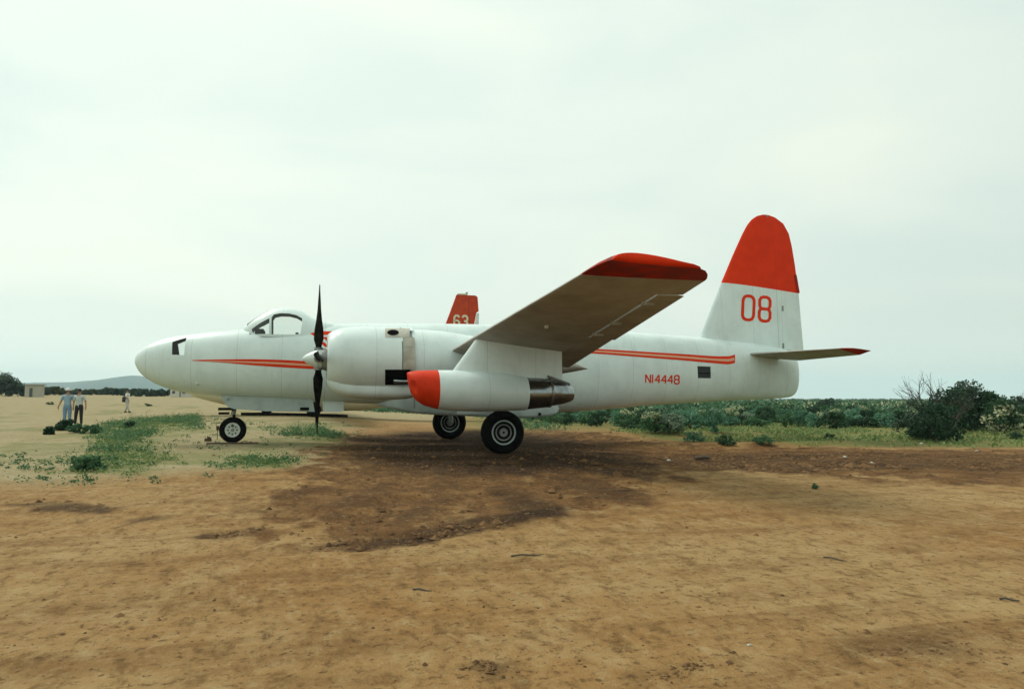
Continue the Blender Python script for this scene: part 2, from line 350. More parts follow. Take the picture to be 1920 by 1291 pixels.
    T = np.stack([np.full(nt_, nr*nt_), np.arange(nt_), (np.arange(nt_)+1) % nt_], -1)
    me = bpy.data.meshes.new('ground'); nq, ntr = len(Q), len(T)
    me.vertices.add(len(V)); me.vertices.foreach_set('co', V.astype(np.float32).ravel())
    me.loops.add(nq*4+ntr*3); me.loops.foreach_set('vertex_index', np.concatenate([Q.ravel(), T.ravel()]).astype(np.int32))
    me.polygons.add(nq+ntr); me.polygons.foreach_set('loop_start', np.concatenate([np.arange(nq)*4, nq*4+np.arange(ntr)*3]).astype(np.int32))
    a = me.attributes.new('soil', 'FLOAT_COLOR', 'POINT'); a.data.foreach_set('color', pc.astype(np.float32).ravel())
    me.update(calc_edges=True); me.validate()
    bm = bmesh.new(); bm.from_mesh(me); bmesh.ops.recalc_face_normals(bm, faces=bm.faces)
    if sum(f.normal.z for f in list(bm.faces)[:200]) < 0: bmesh.ops.reverse_faces(bm, faces=bm.faces)
    bm.to_mesh(me); bm.free(); me.polygons.foreach_set('use_smooth', np.ones(len(me.polygons), dtype=bool))
    m = bpy.data.materials.new('desert_soil'); m.use_nodes = True; nt = m.node_tree; N = nt.nodes; L = nt.links; b = N['Principled BSDF']
    at_ = N.new('ShaderNodeAttribute'); at_.attribute_name = 'soil'
    sp = N.new('ShaderNodeSeparateColor'); L.new(at_.outputs['Color'], sp.inputs[0])
    g = N.new('ShaderNodeTexCoord')
    def noise(scale, detail=6, rough=.6, dist=0, sx=1, sy=1, rz=0):
        mpp = N.new('ShaderNodeMapping'); mpp.inputs['Scale'].default_value = (sx, sy, 1); mpp.inputs['Rotation'].default_value = (0, 0, rz)
        n = N.new('ShaderNodeTexNoise'); n.inputs['Scale'].default_value = scale; n.inputs['Detail'].default_value = detail; n.inputs['Roughness'].default_value = rough; n.inputs['Distortion'].default_value = dist
        L.new(g.outputs['Object'], mpp.inputs[0]); L.new(mpp.outputs[0], n.inputs['Vector']); return n.outputs[0]
    def rng_(v, a, b2, c=0, d=1):
        n = N.new('ShaderNodeMapRange'); n.inputs[1].default_value = a; n.inputs[2].default_value = b2; n.inputs[3].default_value = c; n.inputs[4].default_value = d; L.new(v, n.inputs[0]); return n.outputs[0]
    def mix(f, a, b2):
        n = N.new('ShaderNodeMix'); n.data_type = 'RGBA'
        for s_, v in ((0, f), (6, a), (7, b2)):
            if isinstance(v, tuple): n.inputs[s_].default_value = (*v, 1)
            elif isinstance(v, (int, float)): n.inputs[s_].default_value = v
            else: L.new(v, n.inputs[s_])
        return n.outputs[2]
    def mulf(a, b2):
        n = N.new('ShaderNodeMath'); n.operation = 'MULTIPLY'
        for s_, v in ((0, a), (1, b2)):
            if isinstance(v, (int, float)): n.inputs[s_].default_value = v
            else: L.new(v, n.inputs[s_])
        return n.outputs[0]
    big = noise(.22, 5, .55); mid = noise(1.2, 7, .68, .4, 1.1, .8, R(-12)); fine = noise(11, 6, .7); speck = noise(38, 4, .7); streak = noise(.9, 6, .65, .6, .28, 1.9, R(6))
    c = mix(rng_(big, .38, .62), (.385, .255, .120), (.315, .175, .070))
    huge = noise(.09, 4, .5, .5); c = mix(rng_(huge, .45, .6, 0, .6), c, (.285, .155, .058)); c = mix(rng_(streak, .48, .64, 0, .68), c, (.20, .105, .042))
    c = mix(rng_(mid, .5, .66, 0, .6), c, (.43, .30, .15))
    m2 = noise(3.8, 8, .74, .3, 1.2, .6, R(-8)); c = mix(rng_(m2, .52, .62, 0, .75), c, (.165, .092, .038)); c = mix(rng_(m2, .46, .36, 0, .45), c, (.45, .335, .18))
    pal = mix(rng_(mid, .36, .66), (.40, .36, .225), (.30, .25, .135))
    c = mix(mulf(sp.outputs[2], .85), c, pal)
    brn = mix(rng_(mid, .36, .66), (.140, .064, .025), (.225, .118, .046)); m3 = noise(2.6, 8, .74, .3, 1.5, .55, R(-10)); brn = mix(rng_(m3, .50, .60, 0, .75), brn, (.060, .029, .013)); brn = mix(rng_(m3, .45, .36, 0, .6), brn, (.27, .165, .075))
    brn = mix(rng_(streak, .45, .62, 0, .7), brn, (.095, .047, .02))
    c = mix(mulf(sp.outputs[0], .9), c, brn)
    grn = mix(rng_(fine, .35, .65), (.10, .14, .045), (.20, .215, .075))
    c = mix(mulf(sp.outputs[1], rng_(mid, .3, .55, .35, 1)), c, grn)
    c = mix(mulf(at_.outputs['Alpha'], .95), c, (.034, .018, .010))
    c = mix(rng_(fine, .55, .64, 0, .8), c, (.10, .055, .026)); c = mix(rng_(fine, .44, .34, 0, .4), c, (.42, .33, .18))
    c = mix(rng_(speck, .62, .74, 0, .5), c, (.09, .05, .025))
    c = mix(rng_(speck, .34, .24, 0, .35), c, (.46, .36, .2))
    hs = N.new('ShaderNodeHueSaturation'); hs.inputs['Saturation'].default_value = 1.04; hs.inputs['Value'].default_value = .87; L.new(c, hs.inputs['Color'])
    L.new(hs.outputs[0], b.inputs['Base Color']); b.inputs['Roughness'].default_value = .95; b.inputs['Specular IOR Level'].default_value = .1
    ad = N.new('ShaderNodeMath'); ad.operation = 'MULTIPLY_ADD'; ad.inputs[1].default_value = .35; L.new(speck, ad.inputs[0]); L.new(fine, ad.inputs[2])
    bp = N.new('ShaderNodeBump'); bp.inputs['Strength'].default_value = .9; bp.inputs['Distance'].default_value = .04
    L.new(ad.outputs[0], bp.inputs['Height']); L.new(bp.outputs[0], b.inputs['Normal'])
    me.materials.append(m)
    o = bpy.data.objects.new('ground', me); COL.objects.link(o); o['kind'] = 'structure'
build_ground()

def build_hills():
    ridge = [(-900,733),(-500,728),(-200,722),(0,719),(60,717),(130,716),(165,713),(190,711),(215,708),(250,704.5),(272,706),(290,713),(330,726),(380,733),(520,737),(700,738),(900,740)]
    mb = MB(); rows = []
    f = pchip([p[0] for p in ridge], [p[1] for p in ridge])
    D = 4200.0
    xs = np.linspace(-900, 900, 150)
    for j, u in enumerate((0, .25, .5, .75, 1.0, 1.2)):
        row = []
        for i, x in enumerate(xs):
            top = deep(float(x), float(f(x)), D); wob = (fbm(np.array([i*.35]), np.array([j*.9]), 4, 44)[0]-.5)
            dirn = Vector((top.x, top.y, 0)).normalized(); back = (u-1)*1500
            z0 = 0; z = z0+(top.z-z0)*(math.sin(min(u, 1)*math.pi/2) if u <= 1 else .8)+wob*22*(1 if 0 < u else 0)*(.35 if u == 1 else 1)
            row.append(Vector((top.x, top.y, 0))+dirn*back+Vector((0, 0, z if u > 0 else -20)))
        rows.append(row)
    mb.rings(rows, capa=False, capb=False, close=False)
    m = mat('hill_scrub', (.035, .065, .055), .95, var=(.07, .085, .065), scale=.004, coord='Object')
    o = mb.obj('hills', m); o['kind'] = 'structure'
build_hills()

# ------------------------------------------------------------------ aircraft geometry tables
TOP = [(253,677),(255,668),(260,660),(270,652),(285,644),(303,637),(325,631.5),(350,628),(400,622.5),(460,617.5),(520,614),(580,609),(640,607),(760,606.5),(900,608),(1050,615),(1200,624),(1310,632.5),(1400,641),(1450,649),(1480,658),(1492,671),(1497,700)]
BOT = [(253,677),(256,687),(262,697),(270,705),(285,715),(310,726.5),(350,736),(400,742),(460,747),(540,750.5),(600,753),(700,757),(800,765),(900,770.5),(1000,772.5),(1060,771.5),(1150,765.5),(1200,761),(1300,754.5),(1400,749),(1450,747),(1480,744),(1491,736),(1497,700)]
def table(t, Y): 
    q = [at(a, b, Y) for a, b in t]; return [p.x for p in q], [p.z for p in q]
tx, tz = table(TOP, YC); bx_, bz = table(BOT, YC)
X0 = tx[0]; X1 = tx[-1]; XM = (X0+X1)/2
def warp(x): # sqrt spacing at both rounded ends
    x = np.clip(np.asarray(x, float), X0, X1); return np.where(x < XM, np.sqrt(np.maximum(x-X0, 0)), 2*math.sqrt(XM-X0)-np.sqrt(np.maximum(X1-x, 0)))
ftop_ = pchip(warp(tx), tz); fbot_ = pchip(warp(np.array(bx_)+np.linspace(0, 1e-6, len(bx_))), bz)
ftop = lambda x: ftop_(warp(x)); fbot = lambda x: fbot_(warp(x))
wx = [X0, X0+.12, X0+.5, X0+1.2, X0+2.4, X0+4.0, X0+6, 9, 12, 15, 18, X1-1.0, X1-.35, X1]
ww = [.0, .30, .58, .78, .93, 1.0, 1.02, 1.02, .95, .78, .58, .40, .30, .0]
fw_ = pchip(warp(wx), ww); fw = lambda x: fw_(warp(x))
NEXP = 2.25
def side_y(x, z, s=-1):
    zt, zb, w = float(ftop(x)), float(fbot(x)), float(fw(x)); h = max((zt-zb)/2, 1e-3); u = min(abs((z-(zt+zb)/2)/h), 1)
    return YC+s*w*(1-u**NEXP)**(1/NEXP)
def on_side(px, py, off=.007):
    Y = YC-.9
    for i in range(12):
        p = at(px, py, Y); Y = .5*Y+.5*side_y(p.x, p.z)
    p = at(px, py, Y); return Vector((p.x, p.y-off, p.z))
def strip_on_side(mb, px, top, bot, off=.007, rows=3, step=6, m=0):
    a = np.arange(px[0], px[-1]+.1, step); a[-1] = px[-1]; ft, fb = pchip(px, top), pchip(px, bot)
    rg = [[on_side(x, float(ft(x))+(float(fb(x))-float(ft(x)))*k/rows, off) for x in a] for k in range(rows+1)]
    mb.rings(rg, m, False, False, False)
def poly_side(mb, pts, off=.007, m=0):
    c = [sum(p[i] for p in pts)/len(pts) for i in (0, 1)]
    P = []
    for i in range(len(pts)):
        a, b = pts[i], pts[(i+1) % len(pts)]
        for k in range(4): P.append((a[0]+(b[0]-a[0])*k/4, a[1]+(b[1]-a[1])*k/4))
    mid = [(c[0]+(p[0]-c[0])*.5, c[1]+(p[1]-c[1])*.5) for p in P]; n = len(P)
    V = [on_side(*p, off) for p in P]+[on_side(*p, off) for p in mid]+[on_side(*c, off)]
    Fc = [(i, (i+1) % n, n+(i+1) % n, n+i) for i in range(n)]+[(n+i, n+(i+1) % n, 2*n) for i in range(n)]
    mb.add(V, Fc, m)
def stroke2d(pts, w, closed=False):
    """mitred strip of width w along a 2-D polyline -> quads"""
    P = [Vector(p).to_2d() if len(p) > 2 else Vector(p) for p in pts]; n = len(P); V = []; Fc = []
    for i in range(n):
        a = P[i-1] if (i > 0 or closed) else None; b = P[(i+1) % n] if (i < n-1 or closed) else None
        d1 = (P[i]-a).normalized() if a is not None else None; d2 = (b-P[i]).normalized() if b is not None else None
        d1 = d1 or d2; d2 = d2 or d1
        n1 = Vector((-d1.y, d1.x)); n2 = Vector((-d2.y, d2.x)); mt = (n1+n2)
        mt = n1 if mt.length < 1e-3 else mt.normalized(); k = w/2/max(mt.dot(n1), .45)
        V += [P[i]+mt*k, P[i]-mt*k]
    for i in range(n if closed else n-1): j = (i+1) % n; Fc.append((2*i, 2*i+1, 2*j+1, 2*j))
    return V, Fc
c8 = .30
GL = {
 'N': [([(0,0),(0,1)], 0), ([(0,1),(1,0)], 0), ([(1,0),(1,1)], 0)],
 '1': [([(.5,0),(.5,1)], 0)],
 '4': [([(.78,0),(.78,1)], 0), ([(.78,1),(0,.34),(1.02,.34)], 0)],
 '0': [([(.34,0),(.66,0),(.86,.045),(.97,.13),(1,.22),(1,.78),(.97,.87),(.86,.955),(.66,1),(.34,1),(.14,.955),(.03,.87),(0,.78),(0,.22),(.03,.13),(.14,.045)], 1)],
 '8': [([(.34,0),(.66,0),(.88,.045),(1,.16),(1,.36),(.93,.455),(.80,.505),(.20,.505),(.07,.455),(0,.36),(0,.16),(.12,.045)], 1), ([(.20,.505),(.09,.56),(.02,.65),(.02,.85),(.13,.955),(.34,1),(.66,1),(.87,.955),(.98,.85),(.98,.65),(.91,.56),(.80,.505)], 0)],
 '6': [([(1,.84),(1-c8,1),(c8,1),(0,.84),(0,.16),(c8,0),(1-c8,0),(1,.16),(1,.42),(1-c8,.56),(0,.56)], 0)],
 '3': [([(0,.84),(c8,1),(1-c8,1),(1,.86),(1,.64),(1-c8*.9,.52),(.35,.52)], 0), ([(1-c8*.9,.52),(1,.40),(1,.14),(1-c8,0),(c8,0),(0,.16)], 0)],
}
def glyphs(mb, text, boxes, w, place):
    """boxes: per letter (origin, x axis, y axis) in photo pixels; place maps a pixel and a lift to space"""
    for ch, (o, ax, ay) in zip(text, boxes):
        for q, (pl, closed) in enumerate(GL[ch]):
            pts = [(o[0]+ax[0]*u+ay[0]*v, o[1]+ax[1]*u+ay[1]*v) for u, v in pl]
            V, Fc = stroke2d(pts, w, bool(closed)); mb.add([place(p.x, p.y, .0015*q) for p in V], Fc)

# ------------------------------------------------------------------ the tanker aircraft
G0 = Vector((6.2, YC, hz(6.2, 23.7)))
plane = empty('airplane', G0, 'white twin engine fire bomber with red wing tips and 08 on its tail', 'airplane')

def evaluated(o):
    dg = bpy.context.evaluated_depsgraph_get(); dg.update()
    return bpy.data.meshes.new_from_object(o.evaluated_get(dg), preserve_all_data_layers=False, depsgraph=dg)
def prism(pts, Y0, Y1):
    mb = MB(); n = len(pts)
    A = [Vector((p[0], Y0, p[1])) for p in pts]; B = [Vector((p[0], Y1, p[1])) for p in pts]
    mb.add(A+B, [tuple(range(n))[::-1], tuple(range(n, 2*n))]+[(i, (i+1) % n, n+(i+1) % n, n+i) for i in range(n)])
    return mb
def cut(o, cutters, solid=0.0):
    """apply a shell thickness and boolean cuts, keep the result as the object's own mesh"""
    if solid:
        s = o.modifiers.new('s', 'SOLIDIFY'); s.thickness = solid; s.offset = -1; s.material_offset = 1; s.material_offset_rim = 0
    tmp = []
    for mb in cutters:
        c = mb.obj('cutter', M['white'], smooth=False); c.hide_render = True; tmp.append(c)
        b = o.modifiers.new('b', 'BOOLEAN'); b.object = c; b.operation = 'DIFFERENCE'; b.solver = 'EXACT'
    me = evaluated(o); o.modifiers.clear(); old = o.data; o.data = me; me.name = o.name; bpy.data.meshes.remove(old)
    for c in tmp: bpy.data.objects.remove(c)
    finish(me, True, 35)

# fuselage -----------------------------------------------------------
s_st = np.linspace(0, float(warp(X1)), 96); st = []
for s_ in s_st[1:-1]:
    s_ = float(s_); half = math.sqrt(XM-X0)
    st.append(X0+s_*s_ if s_ < half else X1-(2*half-s_)**2)
NR = 48
def fring(x, grow=0.0):
    zt, zb, w = float(ftop(x))+grow, float(fbot(x))-grow, float(fw(x))+grow; zc = (zt+zb)/2; h = (zt-zb)/2; r_ = []
    for k in range(NR):
        a = 2*math.pi*k/NR; c, s_ = math.cos(a), math.sin(a)
        r_.append(Vector((x, YC+w*math.copysign(abs(c)**(2/NEXP), c), zc+h*math.copysign(abs(s_)**(2/NEXP), s_))))
    return r_
mb = MB(); mb.rings([fring(x) for x in st], capa=False, capb=False)
fus = mb.obj('fuselage', [M['white'], M['inside']], plane)
def zx(px, py, Y): p = at(px, py, Y); return (p.x, p.z)
nose_cut = [zx(a, b, YC-.8) for a, b in ((320.5,640),(322,664.5),(345.5,665.5),(347,631),(335,634.5))]
sill = at(520, 627.5, YC-.8).z
cx0, cx1 = at(463, 620, YC).x, at(577, 600, YC).x
hatch = MB(); hatch.box(((cx0+cx1)/2, YC, sill+.5), (cx1-cx0-.25, 1.5, 1.0))
wn_ = [on_side(a, b, 0) for a, b in ((1307.5,686),(1332.5,687),(1333,709),(1308.5,708.5))]
wcut = prism([(p.x, p.z) for p in wn_], YC-2, YC-.2)
cut(fus, [prism(nose_cut, YC-2, YC+2), hatch, wcut], .045)
# nose window panes (port, starboard)
for s_ in (-1, 1):
    mb = MB(); V = [Vector((x, side_y(x, z, s_)-s_*.02, z)) for x, z in nose_cut]
    mb.add(V, [tuple(range(5))]); mb.obj('nose_window', M['glass'], fus, smooth=False)
mb = MB(); V = [Vector((p.x, side_y(p.x, p.z)+.035, p.z)) for p in wn_]; mb.add(V, [(0, 1, 2, 3)])
rw = mb.obj('rear_window', M['navy'], fus, smooth=False)
mb = MB(); zm = (V[0].z+V[2].z)/2-.04; mb.box(((V[0].x+V[1].x)/2, V[0].y-.02, zm), (abs(V[1].x-V[0].x)*.96, .02, .03)); mb.obj('window_bar', M['black'], rw)
# stripes
mb = MB()
strip_on_side(mb, [360,420,470,520,560,600,650], [674.6,673.4,673,674,676,678.5,682], [675.6,679.5,684,687.5,690,692,695])
mb.obj('red_stripe', M['red'], fus); mb = MB()
strip_on_side(mb, [1000,1115,1200,1290,1350,1366,1378], [648,653.5,658.5,664,667.5,667.5,664], [657,662.5,669,676,681.5,682.5,680])
mb.obj('red_stripe', M['red'], fus)
mb = MB()
strip_on_side(mb, [385,420,470,520,560,600,650], [675.8,676.3,677.2,678.8,681,683.5,687], [676.6,678,680.4,682.6,685,687.2,690], .011, 2)
mb.obj('tan_stripe', M['tan'], fus); mb = MB()
strip_on_side(mb, [1000,1115,1200,1290,1350,1366,1376.5], [651.3,656.8,662,668,672.3,672.5,670], [653.8,659.3,665.5,672,676.7,677.6,675.5], .011, 2)
mb.obj('tan_stripe', M['tan'], fus)
mb = MB()
poly_side(mb, [(574.5,619.6),(627,621),(618,626.5),(597,627),(606,635),(600,640),(592,632)])
poly_side(mb, [(604,631),(617,631.5),(614,640.5)]); poly_side(mb, [(603,644.5),(607,640),(615,648),(613.5,653)])
mb.obj('red_star', M['red'], fus)
mb = MB(); pitch = 11.1; tilt = .035
bx = [((1210.5+pitch*i+(0 if i < 1 else -2.5 if i == 1 else -3.0), 717.0+tilt*pitch*i), (8.6, .3), (.3, -15.5)) for i in range(6)]
bx[0] = ((1210.5,717.0),(8.8,.3),(.3,-15.5)); bx[1] = ((1219.3,717.4),(8,.3),(.3,-15.5))
for i in range(2, 6): bx[i] = ((1228.5+12.0*(i-2), 717.6+.45*(i-2)), (8.7, .3), (.3, -15.5))
glyphs(mb, 'N14448', bx, 2.5, lambda a, b, l: on_side(a, b, .008+l)); mb.obj('registration_letters', M['red'], fus, smooth=False)
p = on_side(370, 719, 0); MB().lathe(p, (0, -1, -.25), [(-.02,.05),(.02,.05),(.05,.035),(.06,.01)], 16).obj('nose_light', M['rimwhite'], fus)
# antennas on the spine
q = at(640, 614, YC-.35); mb = MB(); mb.rings([[Vector((q.x-.12, q.y-.02, q.z+.02)), Vector((q.x+.18, q.y-.02, q.z+.02)), Vector((q.x+.18, q.y+.02, q.z+.02)), Vector((q.x-.12, q.y+.02, q.z+.02))], [Vector((q.x-.10, q.y-.01, q.z-.25)), Vector((q.x+.10, q.y-.01, q.z-.25)), Vector((q.x+.10, q.y+.01, q.z-.25)), Vector((q.x-.10, q.y+.01, q.z-.25))]]); mb.obj('antenna', M['strut'], fus, smooth=False)

# cockpit canopy -----------------------------------------------------
CT = [(458,612),(464,606.5),(475,599),(488,591.5),(500,585.5),(512,580.5),(525,578),(540,577.3),(555,579),(567,583.5),(580,592),(600,601),(625,606)]
cxs, czs = table(CT, YC); fct = pchip(cxs, czs)
def cring(x, g=0.0, full=True):
    top = float(fct(x))+g; base = sill-.06; e = (x-cxs[0])/(cxs[-1]-cxs[0]); w = (.80*min(1, .52+e*2.2)*(1-.25*max(0, (e-.68)/.32)))+g
    r_ = []; n = 28
    for k in range(n+1):
        a = math.pi*k/n; c, s_ = math.cos(a), math.sin(a)
        r_.append(Vector((x, YC+w*math.copysign(abs(c)**(2/2.6), c), base+max(top-base, .02)*abs(s_)**(2/2.3))))
    return r_
xs_c = np.linspace(cxs[0]+.01, cxs[-1], 40)
mb = MB(); mb.rings([cring(float(x)) for x in xs_c], close=False, capa=False, capb=False)
can = mb.obj('cockpit_canopy', [M['white'], M['lining']], plane)
yc_ = YC-.74
sidewin = [zx(a, b, yc_) for a, b in ((508.5,626.5),(509,594),(513,588.5),(525,586),(542,586.5),(556,590),(566.5,596),(566,610),(563,627))]
quarter = [zx(a, b, yc_) for a, b in ((473,622),(471,616),(484,607),(497,600),(505,596),(504.5,626),(480,626))]
tops = MB(); a0, a1 = at(522, 577, YC).x, at(560, 577, YC).x
tops2 = prism([zx(a, b, YC) for a, b in ((464,612),(466,602),(503,578),(505,590),(480,606),(472,612))], YC-.36, YC-.04)
tops3 = prism([zx(a, b, YC) for a, b in ((464,612),(466,602),(503,578),(505,590),(480,606),(472,612))], YC+.04, YC+.36)
cut(can, [prism(sidewin, YC-1.5, YC+1.5), prism(quarter, YC-1.5, YC-.42), prism(quarter, YC+.42, YC+1.5), tops2, tops3], .035)
for nm, lo_, hi_ in (('side_pane', 507, 568), ('windshield', 463, 506)):
    xx = np.linspace(at(lo_, 600, YC-.7).x, at(hi_, 600, YC-.7).x, 12)
    mb = MB(); mb.rings([cring(float(x), -.018) for x in xx], close=False, capa=False, capb=False); mb.obj(nm, M['glass'], can)
mb = MB(); mb.box(((cx0+cx1)/2, YC, sill-.32), (cx1-cx0-.5, 1.3, .04)); mb.obj('cockpit_floor', M['inside'], can)
mb = MB(); q = at(486, 618, YC-.5); mb.box((q.x, YC, q.z-.12), (.28, 1.15, .30)); mb.obj('instrument_panel', M['inside'], can)
for dy in (-.35, .35):
    mb = MB(); q = at(556, 625, YC+dy); mb.box((q.x+.02, q.y, q.z-.12), (.1, .42, .28)); mb.box((q.x-.2, q.y, q.z-.28), (.4, .42, .1)); mb.obj('cockpit_seat', M['inside'], can)

# belly tank ---------------------------------------------------------
TB = [(690,752),(712,760),(740,767),(775,774),(860,779),(985,783),(1032,779),(1058,764.5)]
q1, q2 = table(TB, YC-.55); ftk = pchip(q1, q2); mb = MB(); rg = []
for x in np.linspace(q1[0], q1[-1], 40):
    b_ = float(ftk(x)); t_ = float(fbot(x))+.5; e = min(1, (x-q1[0])/1.2+.12, (q1[-1]-x)/.5+.35); w = .72*e
    rg.append([Vector((x, YC-w, t_)), Vector((x, YC-w, b_+.10)), Vector((x, YC-w+.06, b_+.02)), Vector((x, YC-w+.14, b_)), Vector((x, YC+w-.14, b_)), Vector((x, YC+w-.06, b_+.02)), Vector((x, YC+w, b_+.10)), Vector((x, YC+w, t_))])
mb.rings(rg); tank = mb.obj('retardant_tank', M['tank'], plane)
q = at(1012, 776, YC-.74); MB().lathe(q, (0, -1, 0), [(-.05,.06),(.015,.06),(.02,.03)], 14).obj('filler_cap', M['black'], tank)
for z_ in (.22, .45, .68):
    x = q1[0]+(q1[-1]-q1[0])*z_; mb = MB(); mb.box((x, YC-.725, float(ftk(x))+.35), (.02, .015, .4)); mb.obj('seam_strip', M['steel'], tank)

# fin and rudder -----------------------------------------------------
LEp = [(1310,636),(1331,583),(1352,530),(1373,480),(1391,440),(1400,423),(1409,411.5),(1419,405),(1430,402.3)]
TEp = [(1507,660),(1502,604),(1497.5,550),(1490.5,497),(1484.5,461),(1479,438),(1468.5,419),(1453,407.5),(1440,402.8)]
def airfoil(u): return 5*(.2969*math.sqrt(max(u, 0))-.126*u-.3516*u*u+.2843*u**3-.1036*u**4)
def fin_section(a, b, u0, u1, tk, Y=YC, n=14):
    A = at(*a, Y); B = at(*b, Y); c = (B-A); L_ = c.length; up = []; dn = []
    for i in range(n+1):
        u = u0+(u1-u0)*(.5-.5*math.cos(math.pi*i/n)); t = airfoil(u)*tk*L_
        p_ = A+c*u; up.append(p_-Vector((0, t, 0))); dn.append(p_+Vector((0, t, 0)))
    return up+dn[::-1]
FT = [.105]*5+[.10, .085, .06, .03]
def proj(p):
    d = Vector(p)-CAM; k = d.dot(_f); return CX+F*d.dot(_r)/k, CY-F*d.dot(_u)/k
def fin_t(px, py):
    t = .1
    for i in range(7):
        q = at(px, py, YC-t); a, b = proj((q.x, YC, q.z)); t = fin_t0(a, b)
    return t
def fin_t0(px, py):
    """half thickness of the fin at a photo point"""
    best = None
    for i in range(len(LEp)-1):
        for k in np.linspace(0, 1, 25):
            a = [LEp[i][j]*(1-k)+LEp[i+1][j]*k for j in (0, 1)]; b = [TEp[i][j]*(1-k)+TEp[i+1][j]*k for j in (0, 1)]
            u = (px-a[0])/(b[0]-a[0])
            if not 0 <= u <= 1: continue
            e = abs(a[1]+(b[1]-a[1])*u-py)
            if best is None or e < best[0]: best = (e, airfoil(u)*(FT[i]*(1-k)+FT[i+1]*k)*(at(*b, YC)-at(*a, YC)).length)
    return best[1]
HINGE = [.74, .715, .685, .66, .62, .59, .53, .46, .45]
def fin_piece(name, i0, i1, rud, m, parent):
    mb = MB(); rg = []
    for i in range(i0, i1+1):
        ks = [0] if i == i1 else [0, .5]
        for k in ks:
            j = min(i+1, len(LEp)-1); L2 = [LEp[i][q]*(1-k)+LEp[j][q]*k for q in (0, 1)]; T2 = [TEp[i][q]*(1-k)+TEp[j][q]*k for q in (0, 1)]
            h_ = HINGE[i]*(1-k)+HINGE[j]*k; tk = FT[i]*(1-k)+FT[j]*k
            rg.append(fin_section(L2, T2, h_+.003 if rud else 0, 1 if rud else h_, tk))
    mb.rings(rg); return mb.obj(name, m, parent)
fin = fin_piece('tail_fin', 0, 2, False, M['white'], plane)
rud = fin_piece('rudder', 0, 2, True, M['white'], plane)
fin_piece('fin_tip', 2, 8, False, M['red'], fin); fin_piece('rudder_tip', 2, 8, True, M['red'], rud)
LEp_s, TEp_s = LEp, TEp
mb = MB()
glyphs(mb, '08', [((1391.8,598.3),(20.8,1.9),(2.0,-44.5)), ((1423.2,600.8),(20.3,1.9),(1.2,-45))], 5.6, lambda a, b, l: (lambda t: at(a, b, YC-t-.008-l))(fin_t(a, b)))
mb.obj('tail_number', M['red'], fin, smooth=False)
for a, b in ((1467.5,578),(1468.5,648),(1438,405)):
    q = at(a, b, YC-fin_t(min(a, 1480), b)-.01); mb = MB(); mb.box(q, (.07, .04, .22 if b > 500 else .07)); mb.obj('hinge_fitting', M['strut'], rud)
mb = MB(); A, B = at(1491.5, 515, YC), at(1497.5, 549, YC)
mb.add([A+Vector((-.1, -.03, 0)), A+Vector((.06, 0, 0)), B+Vector((.06, 0, 0)), B+Vector((-.1, -.03, 0)), A+Vector((-.1, .03, 0)), B+Vector((-.1, .03, 0))], [(0, 1, 2, 3), (4, 5, 2, 1), (0, 4, 1), (3, 2, 5)]); mb.obj('trim_tab', M['underred'], rud)

# tailplanes ---------------------------------------------------------
def wing_section(LE, TE, tk, u0=0.0, u1=1.0, n=20, low=.35, up=1.0, split=False):
    LE, TE = Vector(LE), Vector(TE); c = TE-LE; L_ = c.length; nrm = Vector((0, 0, 1)); U = []; D = []
    for i in range(n+1):
        u = u0+(u1-u0)*(.5-.5*math.cos(math.pi*i/n)); t = airfoil(u)*tk*L_
        p_ = LE+c*u; U.append(p_+nrm*t*up); D.append(p_-nrm*t*low*(1+.6*max(0, .1-u)/.1*.0))
    return U+D[::-1]
def lerp(a, b, t): return Vector(a)*(1-t)+Vector(b)*t
def mir(p, s): p = Vector(p); return p if s < 0 else Vector((p.x, 2*YC-p.y, p.z))
def wing_piece(name, secs, u0, u1, mats, parent, s, low_mat=1, n=16, lowlim=.04, low=.35):
    mb = MB(); rg = [[mir(p, s) for p in wing_section(L_, T_, tk, u0, u1, n, low)] for L_, T_, tk in secs]; N_ = len(rg[0])
    V = [p for r_ in rg for p in r_]; 
    for i in range(len(rg)-1):
        for k in range(N_):
            lowf = k > n or (u0 == 0 and k < 4)
            mb.add([], [], 0); mb.f.append([i*N_+k, i*N_+(k+1) % N_, (i+1)*N_+(k+1) % N_, (i+1)*N_+k]); mb.m.append(low_mat if lowf else 0)
    mb.v = V
    for q in (0, len(rg)-1):
        c = sum(rg[q], Vector())/N_; b = len(mb.v); mb.v.append(c)
        for k in range(N_): mb.f.append([b, q*N_+k, q*N_+(k+1) % N_]); mb.m.append(low_mat)
    return mb.obj(name, mats, parent, sharp=50)
YT = YC-5.2
for s_ in (-1, 1):
    Lr, Tr = at(1400, 664, YC-.4), at(1497, 676, YC-.4); Lt, Tt = at(1575, 652.8, YT+.45), at(1612, 665, YT+.45)
    Le, Te = at(1600, 652.5, YT), at(1634, 657, YT)
    Lr = Lr+Vector((-.1, .5, 0)); Tr = Tr+Vector((0, .5, 0))
    def sec(t, tk=.11): return (lerp(Lr, Lt, t), lerp(Tr, Tt, t), tk)
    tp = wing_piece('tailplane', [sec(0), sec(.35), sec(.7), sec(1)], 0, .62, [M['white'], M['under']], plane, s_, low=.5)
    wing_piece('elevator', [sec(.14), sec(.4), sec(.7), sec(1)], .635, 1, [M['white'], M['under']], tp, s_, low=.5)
    wing_piece('tailplane_tip', [sec(1), (lerp(Lt, Le, .45), lerp(Tt, Te, .35), .10), (lerp(Lt, Le, .85), lerp(Tt, Te, .8), .07), (Le, Te, .03)], 0, 1, [M['red'], M['underred']], tp, s_, low=.5)

